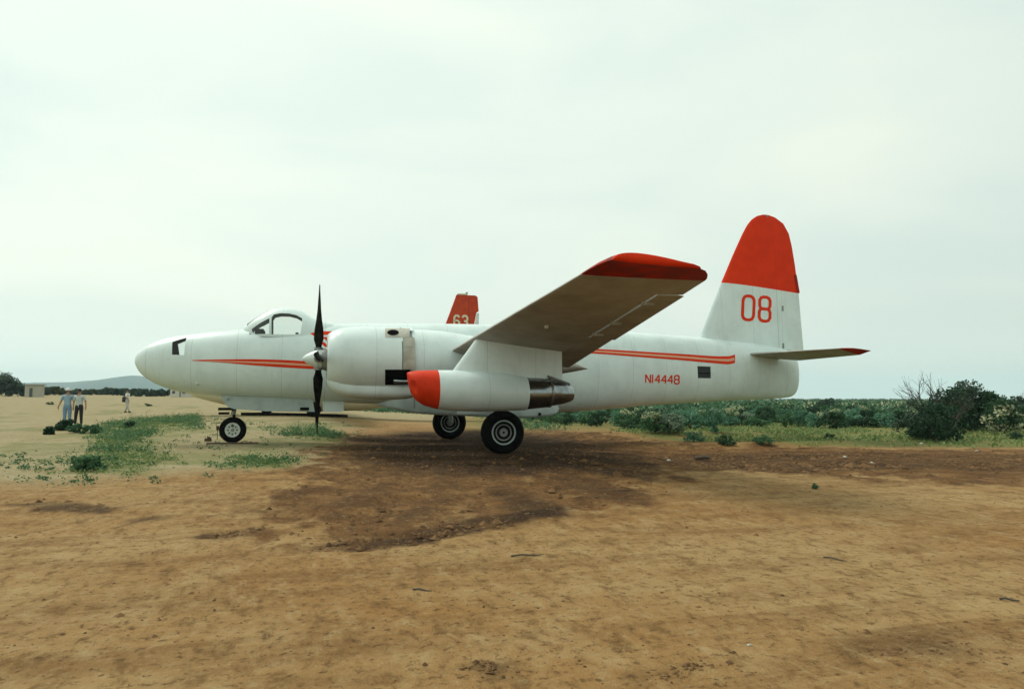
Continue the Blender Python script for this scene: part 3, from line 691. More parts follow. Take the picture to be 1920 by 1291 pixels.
# wings --------------------------------------------------------------
LA, LB = at(850, 656, 22.7), at(1090, 514, 13.6)
TA, TB_ = at(1121, 654, 19.9), at(1322, 526, 13.6)
def wle(Y): t = (Y-22.7)/(13.6-22.7); return LA.lerp(LB, t)
def wte(Y): t = (Y-19.9)/(13.6-19.9); return TA.lerp(TB_, t)
def wl_ln(a, b, t): return a*(1-t)+b*t
def ws(Y):
    t = (Y-27.5)/(13.6-27.5); L_ = LA+(LB-LA)*((Y-22.7)/(13.6-22.7)); T_ = TA+(TB_-TA)*((Y-19.9)/(13.6-19.9))
    return (L_, T_, .165*(1-t)+.105*t)
for s_ in (-1, 1):
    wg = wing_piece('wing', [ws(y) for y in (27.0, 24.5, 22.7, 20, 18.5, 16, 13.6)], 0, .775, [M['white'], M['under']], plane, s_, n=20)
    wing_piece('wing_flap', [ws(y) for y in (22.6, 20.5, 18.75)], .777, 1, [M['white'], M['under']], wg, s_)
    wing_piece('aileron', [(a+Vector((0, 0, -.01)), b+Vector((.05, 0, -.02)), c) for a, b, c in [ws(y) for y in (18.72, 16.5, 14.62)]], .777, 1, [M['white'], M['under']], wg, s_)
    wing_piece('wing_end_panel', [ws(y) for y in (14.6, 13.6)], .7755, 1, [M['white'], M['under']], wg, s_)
    a, b, c = ws(13.6)
    tsec = [(at(1090,514,13.6), at(1322,526.3,13.6), .105), (at(1103,506,13.3), at(1326,521.5,13.3), .118), (at(1119,497.3,12.95), at(1327,514.5,12.95), .14), (at(1136,490.3,12.65), at(1323,507.5,12.65), .17), (at(1147,487.2,12.48), at(1314,503.8,12.48), .19)]
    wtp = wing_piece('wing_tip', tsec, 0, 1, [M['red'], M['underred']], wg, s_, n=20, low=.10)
    A_, B_, k_ = tsec[-1]; up_ = Vector((0, 0, .012))
    wing_piece('tip_cap', [(A_+Vector((0, .002, .002)), B_+Vector((0, .002, .002)), .188), (lerp(A_, B_, .008)+Vector((0, -.03, .012)), lerp(A_, B_, .992)+Vector((0, -.03, .012)), .180), (lerp(A_, B_, .03)+Vector((0, -.06, .04)), lerp(A_, B_, .97)+Vector((0, -.06, .03)), .15), (lerp(A_, B_, .1)+Vector((0, -.075, .07)), lerp(A_, B_, .9)+Vector((0, -.075, .06)), .09)], 0, 1, [M['red'], M['red']], wtp, s_, n=20, low=.10)
    for Yh, u in ((15.2, .80), (17.0, .80), (18.2, .80)):
        L_, T_, tk = ws(Yh); q = lerp(L_, T_, u)-Vector((0, 0, .06)); mb = MB(); mb.box(mir(q, s_), (.3, .05, .08)); mb.obj('hinge_bracket', M['under'], wg)
    L_, T_, tk = ws(17.9); q = lerp(L_, T_, .33); MB().lathe(mir(q-Vector((0, 0, .11)), s_), (0, 0, -1), [(-.05,.055),(.02,.055),(.03,.02)], 14).obj('landing_light', M['rimwhite'], wg)

# engine nacelles ----------------------------------------------------
HUB = at(600, 672.5, YE); RX = lambda px: at(px, 672, YE).x
def circ(x, z, rz_, ry, s, n=48, Y=YE, ex=2.0):
    r_ = []
    for k in range(n):
        a = 2*math.pi*k/n; c, d = math.cos(a), math.sin(a)
        r_.append(mir((x, Y+ry*math.copysign(abs(c)**(2/ex), c), z+rz_*math.copysign(abs(d)**(2/ex), d)), s))
    return r_
R0 = at(700, 612.3, YE).z-HUB.z
for s_ in (-1, 1):
    prof = [(613.5,.60),(612.8,.65),(613.2,.70),(615.5,.755),(620,.81),(628,.875),(640,.935),(655,.975),(672,.995),(700,1.0),(747,1.0)]
    mb = MB(); mb.rings([circ(RX(p), HUB.z, r_*R0, r_*R0, s_, 56) for p, r_ in prof], capa=False, capb=True)
    cow = mb.obj('engine_cowling', [M['white'], M['soot']], plane)
    def csurf(px, py, lift=0.0):   # point of the cowl's outer side
        Y = YE-R0
        for i in range(14):
            p_ = at(px, py, Y); dz = p_.z-HUB.z; Y = .5*Y+.5*(YE-math.sqrt(max((R0+lift)**2-dz*dz, .0)))
        return at(px, py, Y)
    # front disc with the engine's face
    MB().lathe(mir((RX(618), YE, HUB.z), s_), (1, 0, 0), [(0,.60*R0),(.02,.60*R0),(.3,.5)], 40).obj('engine_face', M['soot'], cow)
    MB().lathe(mir((RX(603), YE, HUB.z), s_), (1, 0, 0), [(0,.30),(.1,.36),(.45,.40)], 32).obj('gear_case', M['strut'], cow)
    # chin air scoop
    SC = [(612.5,692,722,.30),(618,690,730,.42),(630,700,738,.50),(650,708,744.5,.54),(690,712,748.5,.56),(740,714,749,.56),(765,718,747,.52),(790,725,741,.36)]
    mb = MB(); mb.rings([circ((at(p, 700, YE).x), (at(p, t, YE).z+at(p, b, YE).z)/2, (at(p, t, YE).z-at(p, b, YE).z)/2, w*1.12, s_, 32, ex=2.6) for p, t, b, w in SC], capa=False)
    sc = mb.obj('chin_scoop', M['white'], cow)
    x_, z_ = at(614.5, 706, YE).x, at(614.5, 706, YE).z; MB().lathe(mir((x_, YE, z_), s_), (1, 0, 0), [(0,.01),(.01,.3),(.3,.2)], 24).obj('scoop_duct', M['soot'], sc)
    # rear cowl: ring of flaps, with the exhaust openings left free
    nf = 18
    for k in range(nf):
        a0, a1 = 2*math.pi*(k+.008)/nf, 2*math.pi*(k+.992)/nf
        deg = math.degrees((a0+a1)/2); out = abs(((deg-180)+180) % 360-180)
        # angle 180 deg is the side that faces outboard; 90 up
        if s_ and (120 < deg < 142 or 205 < deg < 245 or 40 < deg < 62 or 295 < deg < 335): continue
        mb = MB(); rg = []
        for x, r_, ri in ((RX(749), 1.0, .985), (RX(760), 1.008, .985), (RX(770.5), 1.0, .985)):
            A = [a0+(a1-a0)*i/4 for i in range(5)]
            rg.append([mir((x, YE+r_*R0*math.cos(a), HUB.z+r_*R0*math.sin(a)), s_) for a in A]+[mir((x, YE+ri*R0*math.cos(a), HUB.z+ri*R0*math.sin(a)), s_) for a in A[::-1]])
        mb.rings(rg); mb.obj('cowl_flap', M['tanmetal'] if 142 <= deg <= 205 else M['white'], cow)
    # exhaust hoods
    if s_ < 0:
        mb = MB(); pts = [(722,615.5),(768,615.5),(769,632.5),(722.5,631)]
        g_ = [[csurf(pts[0][0]+(pts[1][0]-pts[0][0])*u, 615+v*17, .012) for u in np.linspace(0, 1, 9)] for v in np.linspace(0, 1, 7)]
        mb.rings(g_, 0, False, False, False); hood = mb.obj('exhaust_panel', M['tanmetal'], cow)
        mb = MB(); rg = []
        for t in (0, .35, .7, 1):
            rg.append([csurf(737+14*t+ (11-7*t*.6)*math.cos(a)*(1), 622.8+(5.2-1.5*t)*math.sin(a), .02-.02*t) for a in np.linspace(0, 2*math.pi, 17)[:-1]])
        c_ = csurf(738, 622.8, .017); mb.add([c_]+rg[0], [(0, i+1, (i+1) % 16+1) for i in range(16)]); mb.obj('exhaust_port', M['soot'], hood)
        mb = MB(); g_ = [[csurf(722+u*48, 692.5+v*29, .012) for u in np.linspace(0, 1, 9)] for v in np.linspace(0, 1, 9)]
        mb.rings(g_, 0, False, False, False); ex = mb.obj('exhaust_recess', M['soot'], cow)
        a_, b_ = csurf(738, 714, .03), csurf(752, 715, .05); MB().tube([a_, b_, b_+Vector((.25, -.05, 0))], .07, 12).obj('exhaust_stack', M['jetmetal'], ex)
    # nacelle behind the cowling
    NC = [(768,.93,.93,0),(785,.945,.945,0),(830,.93,.93,-.02),(880,.87,.90,-.08),(950,.74,.84,-.20),(1010,.50,.72,-.33),(1040,.26,.50,-.41),(1056,.08,.2,-.43)]
    mb = MB(); zt = at(1097, 688, YE).z
    rg = []
    for p_, a, b_, dz in NC: 
        zz = HUB.z+dz*R0*1.0; zz = zz if p_ < 900 else wl_ln(zz, zt+.02, min(1, (p_-900)/190))
        rg.append(circ(RX(p_), zz, a*R0, b_*R0, s_, 40))
    mb.rings(rg); nac = mb.obj('engine_nacelle', [M['white']], plane)
    mb = MB(); rg = [circ(RX(p_), zt+dz, a, b_, s_, 24) for p_, a, b_, dz in ((1030,.36,.55,.10),(1056,.27,.45,.05),(1078,.15,.36,.0),(1098,.015,.22,-.06))]
    mb.rings(rg); mb.obj('nacelle_tail', M['under'], nac)
    # propeller: hub and four blades standing as a cross
    pr = empty('propeller', Vector(mir((RX(597), YE, HUB.z), s_))-G0); pr.parent = plane
    P0 = org(pr); rs = (at(597, 655, YE).z-at(597, 691, YE).z)/2
    x0 = RX(566.5)-P0.x
    mb = MB(); mb.lathe(P0, (1, 0, 0), [(x0, .005),(x0+.03, .06),(x0+.12, .13),(x0+.27, .21),(x0+.45, .285),(-.05, rs),(.12, rs*1.0),(.22, rs*.93)], 36)
    spn = mb.obj('spinner', M['white'], pr)
    for k in range(4):
        ax = Vector((0, math.sin(k*math.pi/2), math.cos(k*math.pi/2))); tn = Vector((1, 0, 0)).cross(ax)
        mb = MB(); rg = []
        for q, (rr_, ch, tk, an) in enumerate([(.18,.17,.16,70),(.42,.20,.14,68),(.60,.34,.08,60),(.9,.37,.055,46),(1.2,.34,.042,31),(1.5,.30,.034,21),(1.8,.29,.026,15),(2.1,.22,.018,10),(2.26,.16,.012,11),(2.31,.04,.006,10)]):
            an = R(an); cd = Vector((1, 0, 0))*math.sin(an)+tn*math.cos(an); nd = Vector((1, 0, 0))*math.cos(an)-tn*math.sin(an)
            rg.append([P0+ax*rr_+cd*ch/2*math.cos(t)+nd*tk/2*math.sin(t)*(1+.2*math.cos(t)) for t in np.linspace(0, 2*math.pi, 15)[:-1]])
        mb.rings(rg); bl = mb.obj('blade', M['black'], pr)
        mb = MB(); mb.tube([P0+ax*(rs-.06), P0+ax*(rs+.05)], .13, 16); mb.obj('blade_cuff', M['strut'], bl)

# jet pods -----------------------------------------------------------
YP = 20.6
def pzx(px, py): q = at(px, py, YP); return q
for s_ in (-1, 1):
    PT = [(763,699,702),(765,697.5,716),(770,696,735),(780,694.8,750),(795,694,760),(820,693.5,766.5),(850,693.5,770),(900,694.5,771),(945,698,770),(985,706,768.5)]
    def pring(p_, t, b, n=40, k=1.0):
        A, B = pzx(p_, t), pzx(p_, b); return circ(A.x, (A.z+B.z)/2, (A.z-B.z)/2*k, (A.z-B.z)/2*k*(1 if p_ > 790 else .98), s_, n, Y=YP)
    mb = MB(); mb.rings([pring(*q) for q in PT if q[0] >= 820]); pod = mb.obj('jet_pod', M['white'], plane)
    mb = MB(); rgs = [pring(q[0], q[1], q[2]) for q in PT if q[0] <= 820]
    # dished canvas/plug face
    c_ = sum(rgs[1], Vector())/len(rgs[1])
    mb.rings(rgs); cov = mb.obj('intake_cover', M['redcover'], pod)
    axd = Vector((-.85, -.50 if s_ < 0 else .50, -.10)).normalized(); cc = mir(at(777, 730, YP-.30), s_)+axd*.25
    dish = MB(); dish.lathe(cc, Vector((0, 0, 1)), [(.42*math.cos(t), .30*math.sin(t)) for t in np.linspace(0.02, math.pi-.02, 14)], 28); cut(cov, [dish])
    JT = [(984,706.5,767.5),(1010,708,765),(1028,709,763),(1031,710.5,761.5),(1055,717,757),(1068,722,753),(1073,726,750)]
    mb = MB(); rj = [pring(*q) for q in JT]; rin = [pring(1073, 728, 748), pring(1060, 729, 747), pring(1030, 730, 746)]
    mb.rings(rj+rin, capa=True); jet = mb.obj('exhaust_cone', M['jetmetal'], pod)
    A, B = pzx(1029, 709), pzx(1029, 763); MB().lathe(mir((A.x, YP, (A.z+B.z)/2), s_), (1, 0, 0), [(-.03,(A.z-B.z)/2-.02),(-.03,(A.z-B.z)/2+.012),(.03,(A.z-B.z)/2+.012),(.03,(A.z-B.z)/2-.02)], 40).obj('cone_band', M['steel'], jet)
    mb = MB(); t1, t2, t3 = pzx(1025, 709), pzx(1066, 722), pzx(1070, 731); mb.tube([mir(t1+Vector((0, -.1, .06)), s_), mir(t2+Vector((0, -.05, .05)), s_), mir(t3+Vector((0, -.02, 0)), s_)], .035, 8); mb.obj('vent_pipe', M['strut'], jet)
    q = pzx(880, 763); MB().lathe(mir((q.x, YP-.28, q.z+.02), s_), (0, s_ if s_ < 0 else 1, -.3), [(-.05,.05),(.02,.05),(.025,.02)], 12).obj('drain_port', M['strut'], pod)
    # pylon
    def pyl(a, b, wid): # horizontal cut at leading point a, trailing point b
        A, B = pzx(*a), pzx(*b); n = 14; U = []; D = []
        for i in range(n+1):
            u = .5-.5*math.cos(math.pi*i/n); t = airfoil(u)*wid if u < .5 else wid*(airfoil(.5)*(1-(u-.5)/.5*.8))
            q_ = A.lerp(B, u); U.append(mir(q_-Vector((0, t, 0)), s_)); D.append(mir(q_+Vector((0, t, 0)), s_))
        return U+D[::-1]
    mb = MB(); mb.rings([pyl((838,708), (1054,716), .36), pyl((849,694), (1053.5,706), .36), pyl((869,667), (1053,682), .36), pyl((893,634), (1053,652), .36), pyl((900,622), (1053,644), .36)])
    mb.obj('pylon', M['white'], plane)

# landing gear -------------------------------------------------------
def wheel(name, c, rad, wid, s, style, parent, outward=-1):
    c = Vector(c); w = empty(name, c-org(parent)); w.parent = parent; hw = wid/2; ax = Vector((0, outward, 0))
    mb = MB(); mb.lathe(c, ax, [(-hw*.75, rad*.56),(-hw*.95, rad*.66),(-hw, rad*.78),(-hw*.9, rad*.90),(-hw*.62, rad*.975),(-hw*.3, rad*.997),(0, rad),(hw*.3, rad*.997),(hw*.62, rad*.975),(hw*.9, rad*.90),(hw, rad*.78),(hw*.95, rad*.66),(hw*.75, rad*.56)], 56)
    ty = mb.obj('tyre', M['rubber'], w)
    for q in (-.5, -.17, .17, .5):
        MB().lathe(c, ax, [(q*hw-.012, rad*.99),(q*hw-.008, rad*1.006*(1-.02*abs(q)*2)),(q*hw+.008, rad*1.006*(1-.02*abs(q)*2)),(q*hw+.012, rad*.99)], 48).obj('tread_rib', M['rubber'], ty)
    if style == 'main':
        for r_, ri, d, m in ((.56, .0, .56, 'rimdark'),):
            MB().lathe(c, ax, [(-hw*.7, .57*rad),(hw*.55, .57*rad),(hw*.60, .5*rad),(hw*.62, .01)], 48).obj('wheel_disc', M['rimdark'], w)
        for r1, r2, d0, d1, m in ((.57, .50, .6, .98, 'rim'), (.385, .32, .58, .80, 'rim'), (.20, .02, .55, .78, 'rimhub')):
            MB().lathe(c, ax, [(hw*d0, r1*rad),(hw*d1, r1*rad*.99),(hw*d1, (r1+r2)/2*rad),(hw*(d1-.06), r2*rad),(hw*d0, r2*rad)], 48).obj('rim_ring' if r1 > .25 else 'hub', M['rim'] if r1 > .5 else M['strut'], w)
        MB().lathe(c, ax, [(hw*.6, .055*rad),(hw*.9, .05*rad),(hw*.92, .01)], 16).obj('axle_cap', M['black'], w)
    else:
        MB().lathe(c, ax, [(-hw*.7, .57*rad),(hw*.72, .575*rad),(hw*.92, .55*rad),(hw*.86, .45*rad),(hw*.80, .2*rad),(hw*.8, .01)], 48).obj('wheel_disc', M['rimwhite'], w)
        for k in range(8):
            a = 2*math.pi*k/8+math.pi/2; big = 1.7 if k == 0 else 1; MB().lathe(c+Vector((math.cos(a), 0, math.sin(a)))*rad*.33+ax*hw*.79, ax, [(0,.001),(.025,.030*big*rad/.44),(.03,.001)], 12).obj('lightening_hole', M['rimdark'], w)
        MB().lathe(c, ax, [(hw*.79, .12*rad),(hw*1.0, .11*rad),(hw*1.02, .01)], 20).obj('hub', M['rimdark'], w)
    return w
nr = .445; nc = at(436, 805.5, YC-.1); nz = hz(nc.x, YC); nc = Vector((nc.x, YC, nz+nr-.012))
ng = empty('nose_gear', nc-org(plane)); ng.parent = plane
wheel('nose_wheel', nc, nr, .28, -1, 'nose', ng)
mb = MB(); tp_ = Vector((nc.x+.12, YC, float(fbot(nc.x))+.15)); mb.tube([nc+Vector((.0, .19, 0)), nc+Vector((.02, .19, nr+.08)), nc+Vector((.02, 0, nr+.14))], .05, 10); mb.tube([nc+Vector((.0, -.0, nr+.08)), tp_], .075, 14); mb.obj('strut', M['strut'], ng)
mb = MB(); mb.tube([nc+Vector((0, -.2, 0)), nc+Vector((0, .2, 0))], .045, 12); mb.obj('axle', M['strut'], ng)
mb = MB(); q = at(426, 769, YC); mb.box((q.x, YC, q.z+.05), (.56, .28, .09)); mb.box((q.x-.1, YC, q.z-.1), (.34, .2, .08)); mb.tube([(q.x+.2, YC, q.z), (q.x+.24, YC, q.z-.3)], .05, 8); mb.obj('steering_link', M['black'], ng)
for s_ in (-1, 1):
    yy = YC+s_*.42
    D4 = [at(a, b, YC-.42) for a, b in ((414,741),(586,748),(590,771.5),(500,770.5),(440,766.5),(428,763),(421,756))]
    mb = MB(); n = len(D4); V = [Vector((p_.x, yy-.015, p_.z)) for p_ in D4]+[Vector((p_.x, yy+.015, p_.z)) for p_ in D4]
    mb.add(V, [tuple(range(n)), tuple(range(n, 2*n))[::-1]]+[(i, (i+1) % n, n+(i+1) % n, n+i) for i in range(n)]); dr = mb.obj('gear_door', M['door'], ng, smooth=False)
    mb = MB(); q = at(571, 766, YC-.46); mb.box((q.x, yy+s_*.03, q.z), (.30, .03, .10)); mb.obj('door_latch', M['black'], dr)
    if s_ < 0:
        q = at(428, 748, YC-.46); MB().lathe((q.x, yy-.02, q.z), (0, -1, 0), [(0,.05),(.02,.05),(.025,.01)], 12).obj('door_hinge', M['strut'], dr)
hd = [at(a, b, YC) for a, b in ((605,750),(643,751),(644,769),(638,771.5),(605,771.5))]
mb = MB(); n = len(hd); mb.add([Vector((p_.x, YC-.30, p_.z)) for p_ in hd]+[Vector((p_.x, YC-.26, p_.z)) for p_ in hd], [tuple(range(n)), tuple(range(n, 2*n))[::-1]]+[(i, (i+1) % n, n+(i+1) % n, n+i) for i in range(n)]); mb.obj('entry_hatch', M['white'], plane, smooth=False)
mr_, mw = .705, .46
for s_ in (-1, 1):
    mc = at(944, 813, YE-.15) if s_ < 0 else at(843.5, 791, YS-.15)
    Y_ = YE if s_ < 0 else YS; mc = Vector((mc.x, Y_, hz(mc.x, Y_)+mr_-.03))
    mg = empty('main_gear', mc-org(plane)); mg.parent = plane
    wheel('main_wheel', mc, mr_, mw, -1, 'main', mg)
    top = Vector((mc.x-.5, Y_-s_*.42*1, HUB.z-.6))
    mb = MB(); mb.tube([mc+Vector((0, -s_*.46, 0)), mc+Vector((-.1, -s_*.46, .9)), Vector((mc.x-.3, Y_-s_*.30, HUB.z-.3))], [.1, .12, .15], 14); mb.obj('strut', M['strut'], mg)
    mb = MB(); mb.tube([mc+Vector((0, -s_*.5, 0)), mc+Vector((0, s_*.18, 0))], .07, 12); mb.obj('axle', M['strut'], mg)
    mb = MB(); mb.tube([mc+Vector((-.05, -s_*.46, .8)), Vector((mc.x-1.6, Y_-s_*.3, HUB.z-.5))], .05, 10); mb.obj('drag_brace', M['strut'], mg)
    mb = MB(); mb.box((mc.x-.4, Y_-s_*.75, mc.z+.95), (1.9, .03, .75)); mb.obj('gear_door', M['white'], mg)

# ------------------------------------------------------------------ second aircraft, number 63, parked behind
YB = 55.0
B0 = at(640, 775, YB); B0.z = hz(B0.x, YB)
bgp = empty('airplane', B0, 'parked airplane behind the white bomber with squared red fin numbered 63', 'airplane')
NT = [(338,712,713),(342,705,722),(352,699,737),(370,694,745),(400,689,753),(440,685,762),(500,683,768),(600,682,771),(680,682,769),(760,683,758),(830,684,744),(890,686,730),(915,690,718)]
mb = MB(); rg = []
for p_, t, b in NT:
    A, B = at(p_, t, YB), at(p_, b, YB); h_ = (A.z-B.z)/2; rg.append(circ(A.x, (A.z+B.z)/2, h_, min(h_, 1.5), -1, 32, Y=YB, ex=2.4))
mb.rings(rg); bf = mb.obj('fuselage', M['cream'], bgp)
bl0, bl1 = at(452, 774, YB), at(652, 774, YB); mb = MB(); mb.rings([[Vector((x, YB-.7*k, hz(x, YB)+.02)), Vector((x, YB+.7*k, hz(x, YB)+.02)), Vector((x, YB+.7*k, hz(x, YB)+.19)), Vector((x, YB-.7*k, hz(x, YB)+.19))] for x, k in ((bl0.x, .3), (bl0.x+1.2, 1), (bl1.x-1.0, 1), (bl1.x, .3))]); mb.obj('belly_shadow_strip', M['black'], bgp, smooth=False)  # added black slab, stands in for the shadow line beneath this airplane
def bfin(name, pts, th, m, parent):
    mb = MB(); n = len(pts); P = [at(a, b, YB) for a, b in pts]
    mb.add([p_-Vector((0, th, 0)) for p_ in P]+[p_+Vector((0, th, 0)) for p_ in P], [tuple(range(n)), tuple(range(n, 2*n))[::-1]]+[(i, (i+1) % n, n+(i+1) % n, n+i) for i in range(n)])
    return mb.obj(name, m, parent, smooth=False)
bfn = bfin('tail_fin', [(832,617),(854,558),(855.5,553),(878,553.5),(878,617)], .13, M['fadedred'], bgp)
bfin('fin_base', [(815,660),(832,617.5),(890,617.5),(888,690),(815,690)], .13, M['white'], bgp)
bfin('fin_cap', [(856,552.6),(858,550.2),(876,550.6),(876,553.0)], .14, M['cream'], bfn)
br_ = bfin('rudder', [(879,553.5),(891,554),(895,557),(897,584),(893,586),(887,617),(879,617)], .09, M['fadedred'], bgp)
bfin('trim_tab', [(894,587),(898,587),(897,618),(888.5,618)], .07, M['white'], br_)
q = at(875, 549.8, YB); MB().lathe(q, (0, 0, 1), [(-.05,.1),(.05,.1),(.1,.03)], 12).obj('beacon', M['strut'], bfn)
mb = MB(); glyphs(mb, '63', [((851.5,612),(9.5,.6),(.4,-21)), ((866.5,612.5),(9.5,.6),(.4,-21))], 3.6, lambda a, b, l: at(a, b, YB-.14-l)); mb.obj('tail_number', M['cream'], bfn, smooth=False)
zb_ = B0.z+3.6; bxw = at(560, 700, YB).x
for s_ in (-1, 1):
    mb = MB(); rg = []
    for k, (dy, c_, xo) in enumerate(((0, 3.4, 0), (5, 3.0, .15), (11, 2.1, .45), (13, 1.5, .7))):
        sct = wing_section((bxw+xo, YB+s_*dy, zb_+dy*.02), (bxw+xo+c_, YB+s_*dy, zb_+dy*.02), .14, n=10); rg.append(sct)
    mb.rings(rg); mb.obj('wing', M['cream'], bgp)
    MB().lathe((bxw-1.6, YB+s_*4.6, zb_-.1), (1, 0, 0), [(0,.3),(.05,.5),(.5,.66),(1.4,.68),(3.2,.5),(4.6,.1)], 28).obj('engine_nacelle', M['cream'], bgp)
    lg = Vector((at(588, 760, YB).x, YB+s_*1.9, B0.z)); lg.z = hz(lg.x, lg.y)
    wg_ = MB(); wg_.lathe(lg+Vector((0, 0, .5)), (0, 1, 0), [(-.16,.3),(-.18,.42),(-.1,.5),(.1,.5),(.18,.42),(.16,.3)], 28); wg_.obj('main_wheel', M['rubber'], bgp)
    MB().tube([lg+Vector((0, 0, .5)), lg+Vector((0, -s_*.6, 1.5))], .08, 8).obj('strut', M['strut'], bgp)
    tr_ = at(870, 690, YB); mb = MB(); mb.rings([wing_section((tr_.x-.8, YB+s_*.2, tr_.z), (tr_.x+1.1, YB+s_*.2, tr_.z), .1, n=8), wing_section((tr_.x-.2, YB+s_*3.6, tr_.z+.1), (tr_.x+.9, YB+s_*3.6, tr_.z+.1), .1, n=8)]); mb.obj('tailplane', M['cream'], bgp)
nl = Vector((at(500, 770, YB).x, YB, 0)); nl.z = hz(nl.x, nl.y)
MB().lathe(nl+Vector((0, 0, .36)), (0, 1, 0), [(-.1,.2),(-.12,.3),(-.06,.36),(.06,.36),(.12,.3),(.1,.2)], 24).obj('nose_wheel', M['rubber'], bgp)
MB().tube([nl+Vector((0, 0, .36)), nl+Vector((.1, 0, 1.5))], .07, 8).obj('strut', M['strut'], bgp)

# ------------------------------------------------------------------ small things by the nose wheel
def plank(name, a, b, wid, th, m, label, cat):
    a, b = Vector(a), Vector(b); d = b-a; mid = (a+b)/2; rz = math.atan2(d.y, d.x); mb = MB()
    mb.box(mid+Vector((0, 0, th/2)), (d.length, wid, th), Matrix.Rotation(rz, 3, 'Z')); mb.box(mid+Vector((d.length*.35*math.cos(rz), 0, th*1.2)), (.06, wid*.9, th*.4), Matrix.Rotation(rz, 3, 'Z'))
    return props(mb.obj(name, m, smooth=False, loc=mid), label, cat)
a, b = gp(388, 832), gp(484, 831.5)
plank('plank', a, b, .16, .05, M['wood'], 'dark wooden plank lying on the sand beside the nose wheel', 'plank')
q = gp(407, 824); st_ = empty('stake', q, 'thin rusty stake standing in front of the nose wheel', 'stake')
MB().tube([q-Vector((0, 0, .1)), q+Vector((.01, 0, .34))], .013, 6).obj('rod', M['twig'], st_)
MB().lathe(q+Vector((.01, 0, .34)), (0, 0, 1), [(0,.012),(.01,.05),(.16,.055),(.17,.01)], 10).obj('cap', M['wood'], st_)
q = gp(390, 827); mb = MB(); mb.box(q+Vector((0, 0, .06)), (.22, .14, .10)); mb.box(q+Vector((.03, 0, .13)), (.12, .1, .06), Matrix.Rotation(.3, 3, 'Y')); props(mb.obj('wheel_chock', M['wood'], smooth=False, loc=q), 'small brown wooden chock on the sand left of the thin stake', 'chock')

# ------------------------------------------------------------------ people
def skin_mesh(name, chains, m, parent, sub=1, extra=None):
    """chains: lists of (point, radius); equal first points share a joint. One continuous skinned surface."""
    idx = {}; V = []; E = []; Rd = []
    def vid(p, r):
        k = tuple(round(c, 4) for c in p)
        if k not in idx: idx[k] = len(V); V.append(Vector(p)); Rd.append(r)
        return idx[k]
    for ch in chains:
        ids = [vid(p, r) for p, r in ch]; E += [e for e in zip(ids[:-1], ids[1:]) if e not in E]
    base = org(parent); me = bpy.data.meshes.new(name); me.from_pydata([tuple(v-base) for v in V], E, [])
    o = bpy.data.objects.new(name, me); COL.objects.link(o); o.parent = parent
    s = o.modifiers.new('s', 'SKIN'); s.use_smooth_shade = True
    for i, r in enumerate(Rd):
        sv = me.skin_vertices[0].data[i]; sv.radius = r if isinstance(r, tuple) else (r, r); sv.use_root = (i == 0)
    u = o.modifiers.new('u', 'SUBSURF'); u.levels = u.render_levels = sub
    m2 = evaluated(o); o.modifiers.clear(); o.data = m2; m2.name = name; bpy.data.meshes.remove(me)
    m2.materials.clear(); m2.materials.append(m); finish(m2, True, 180); return o
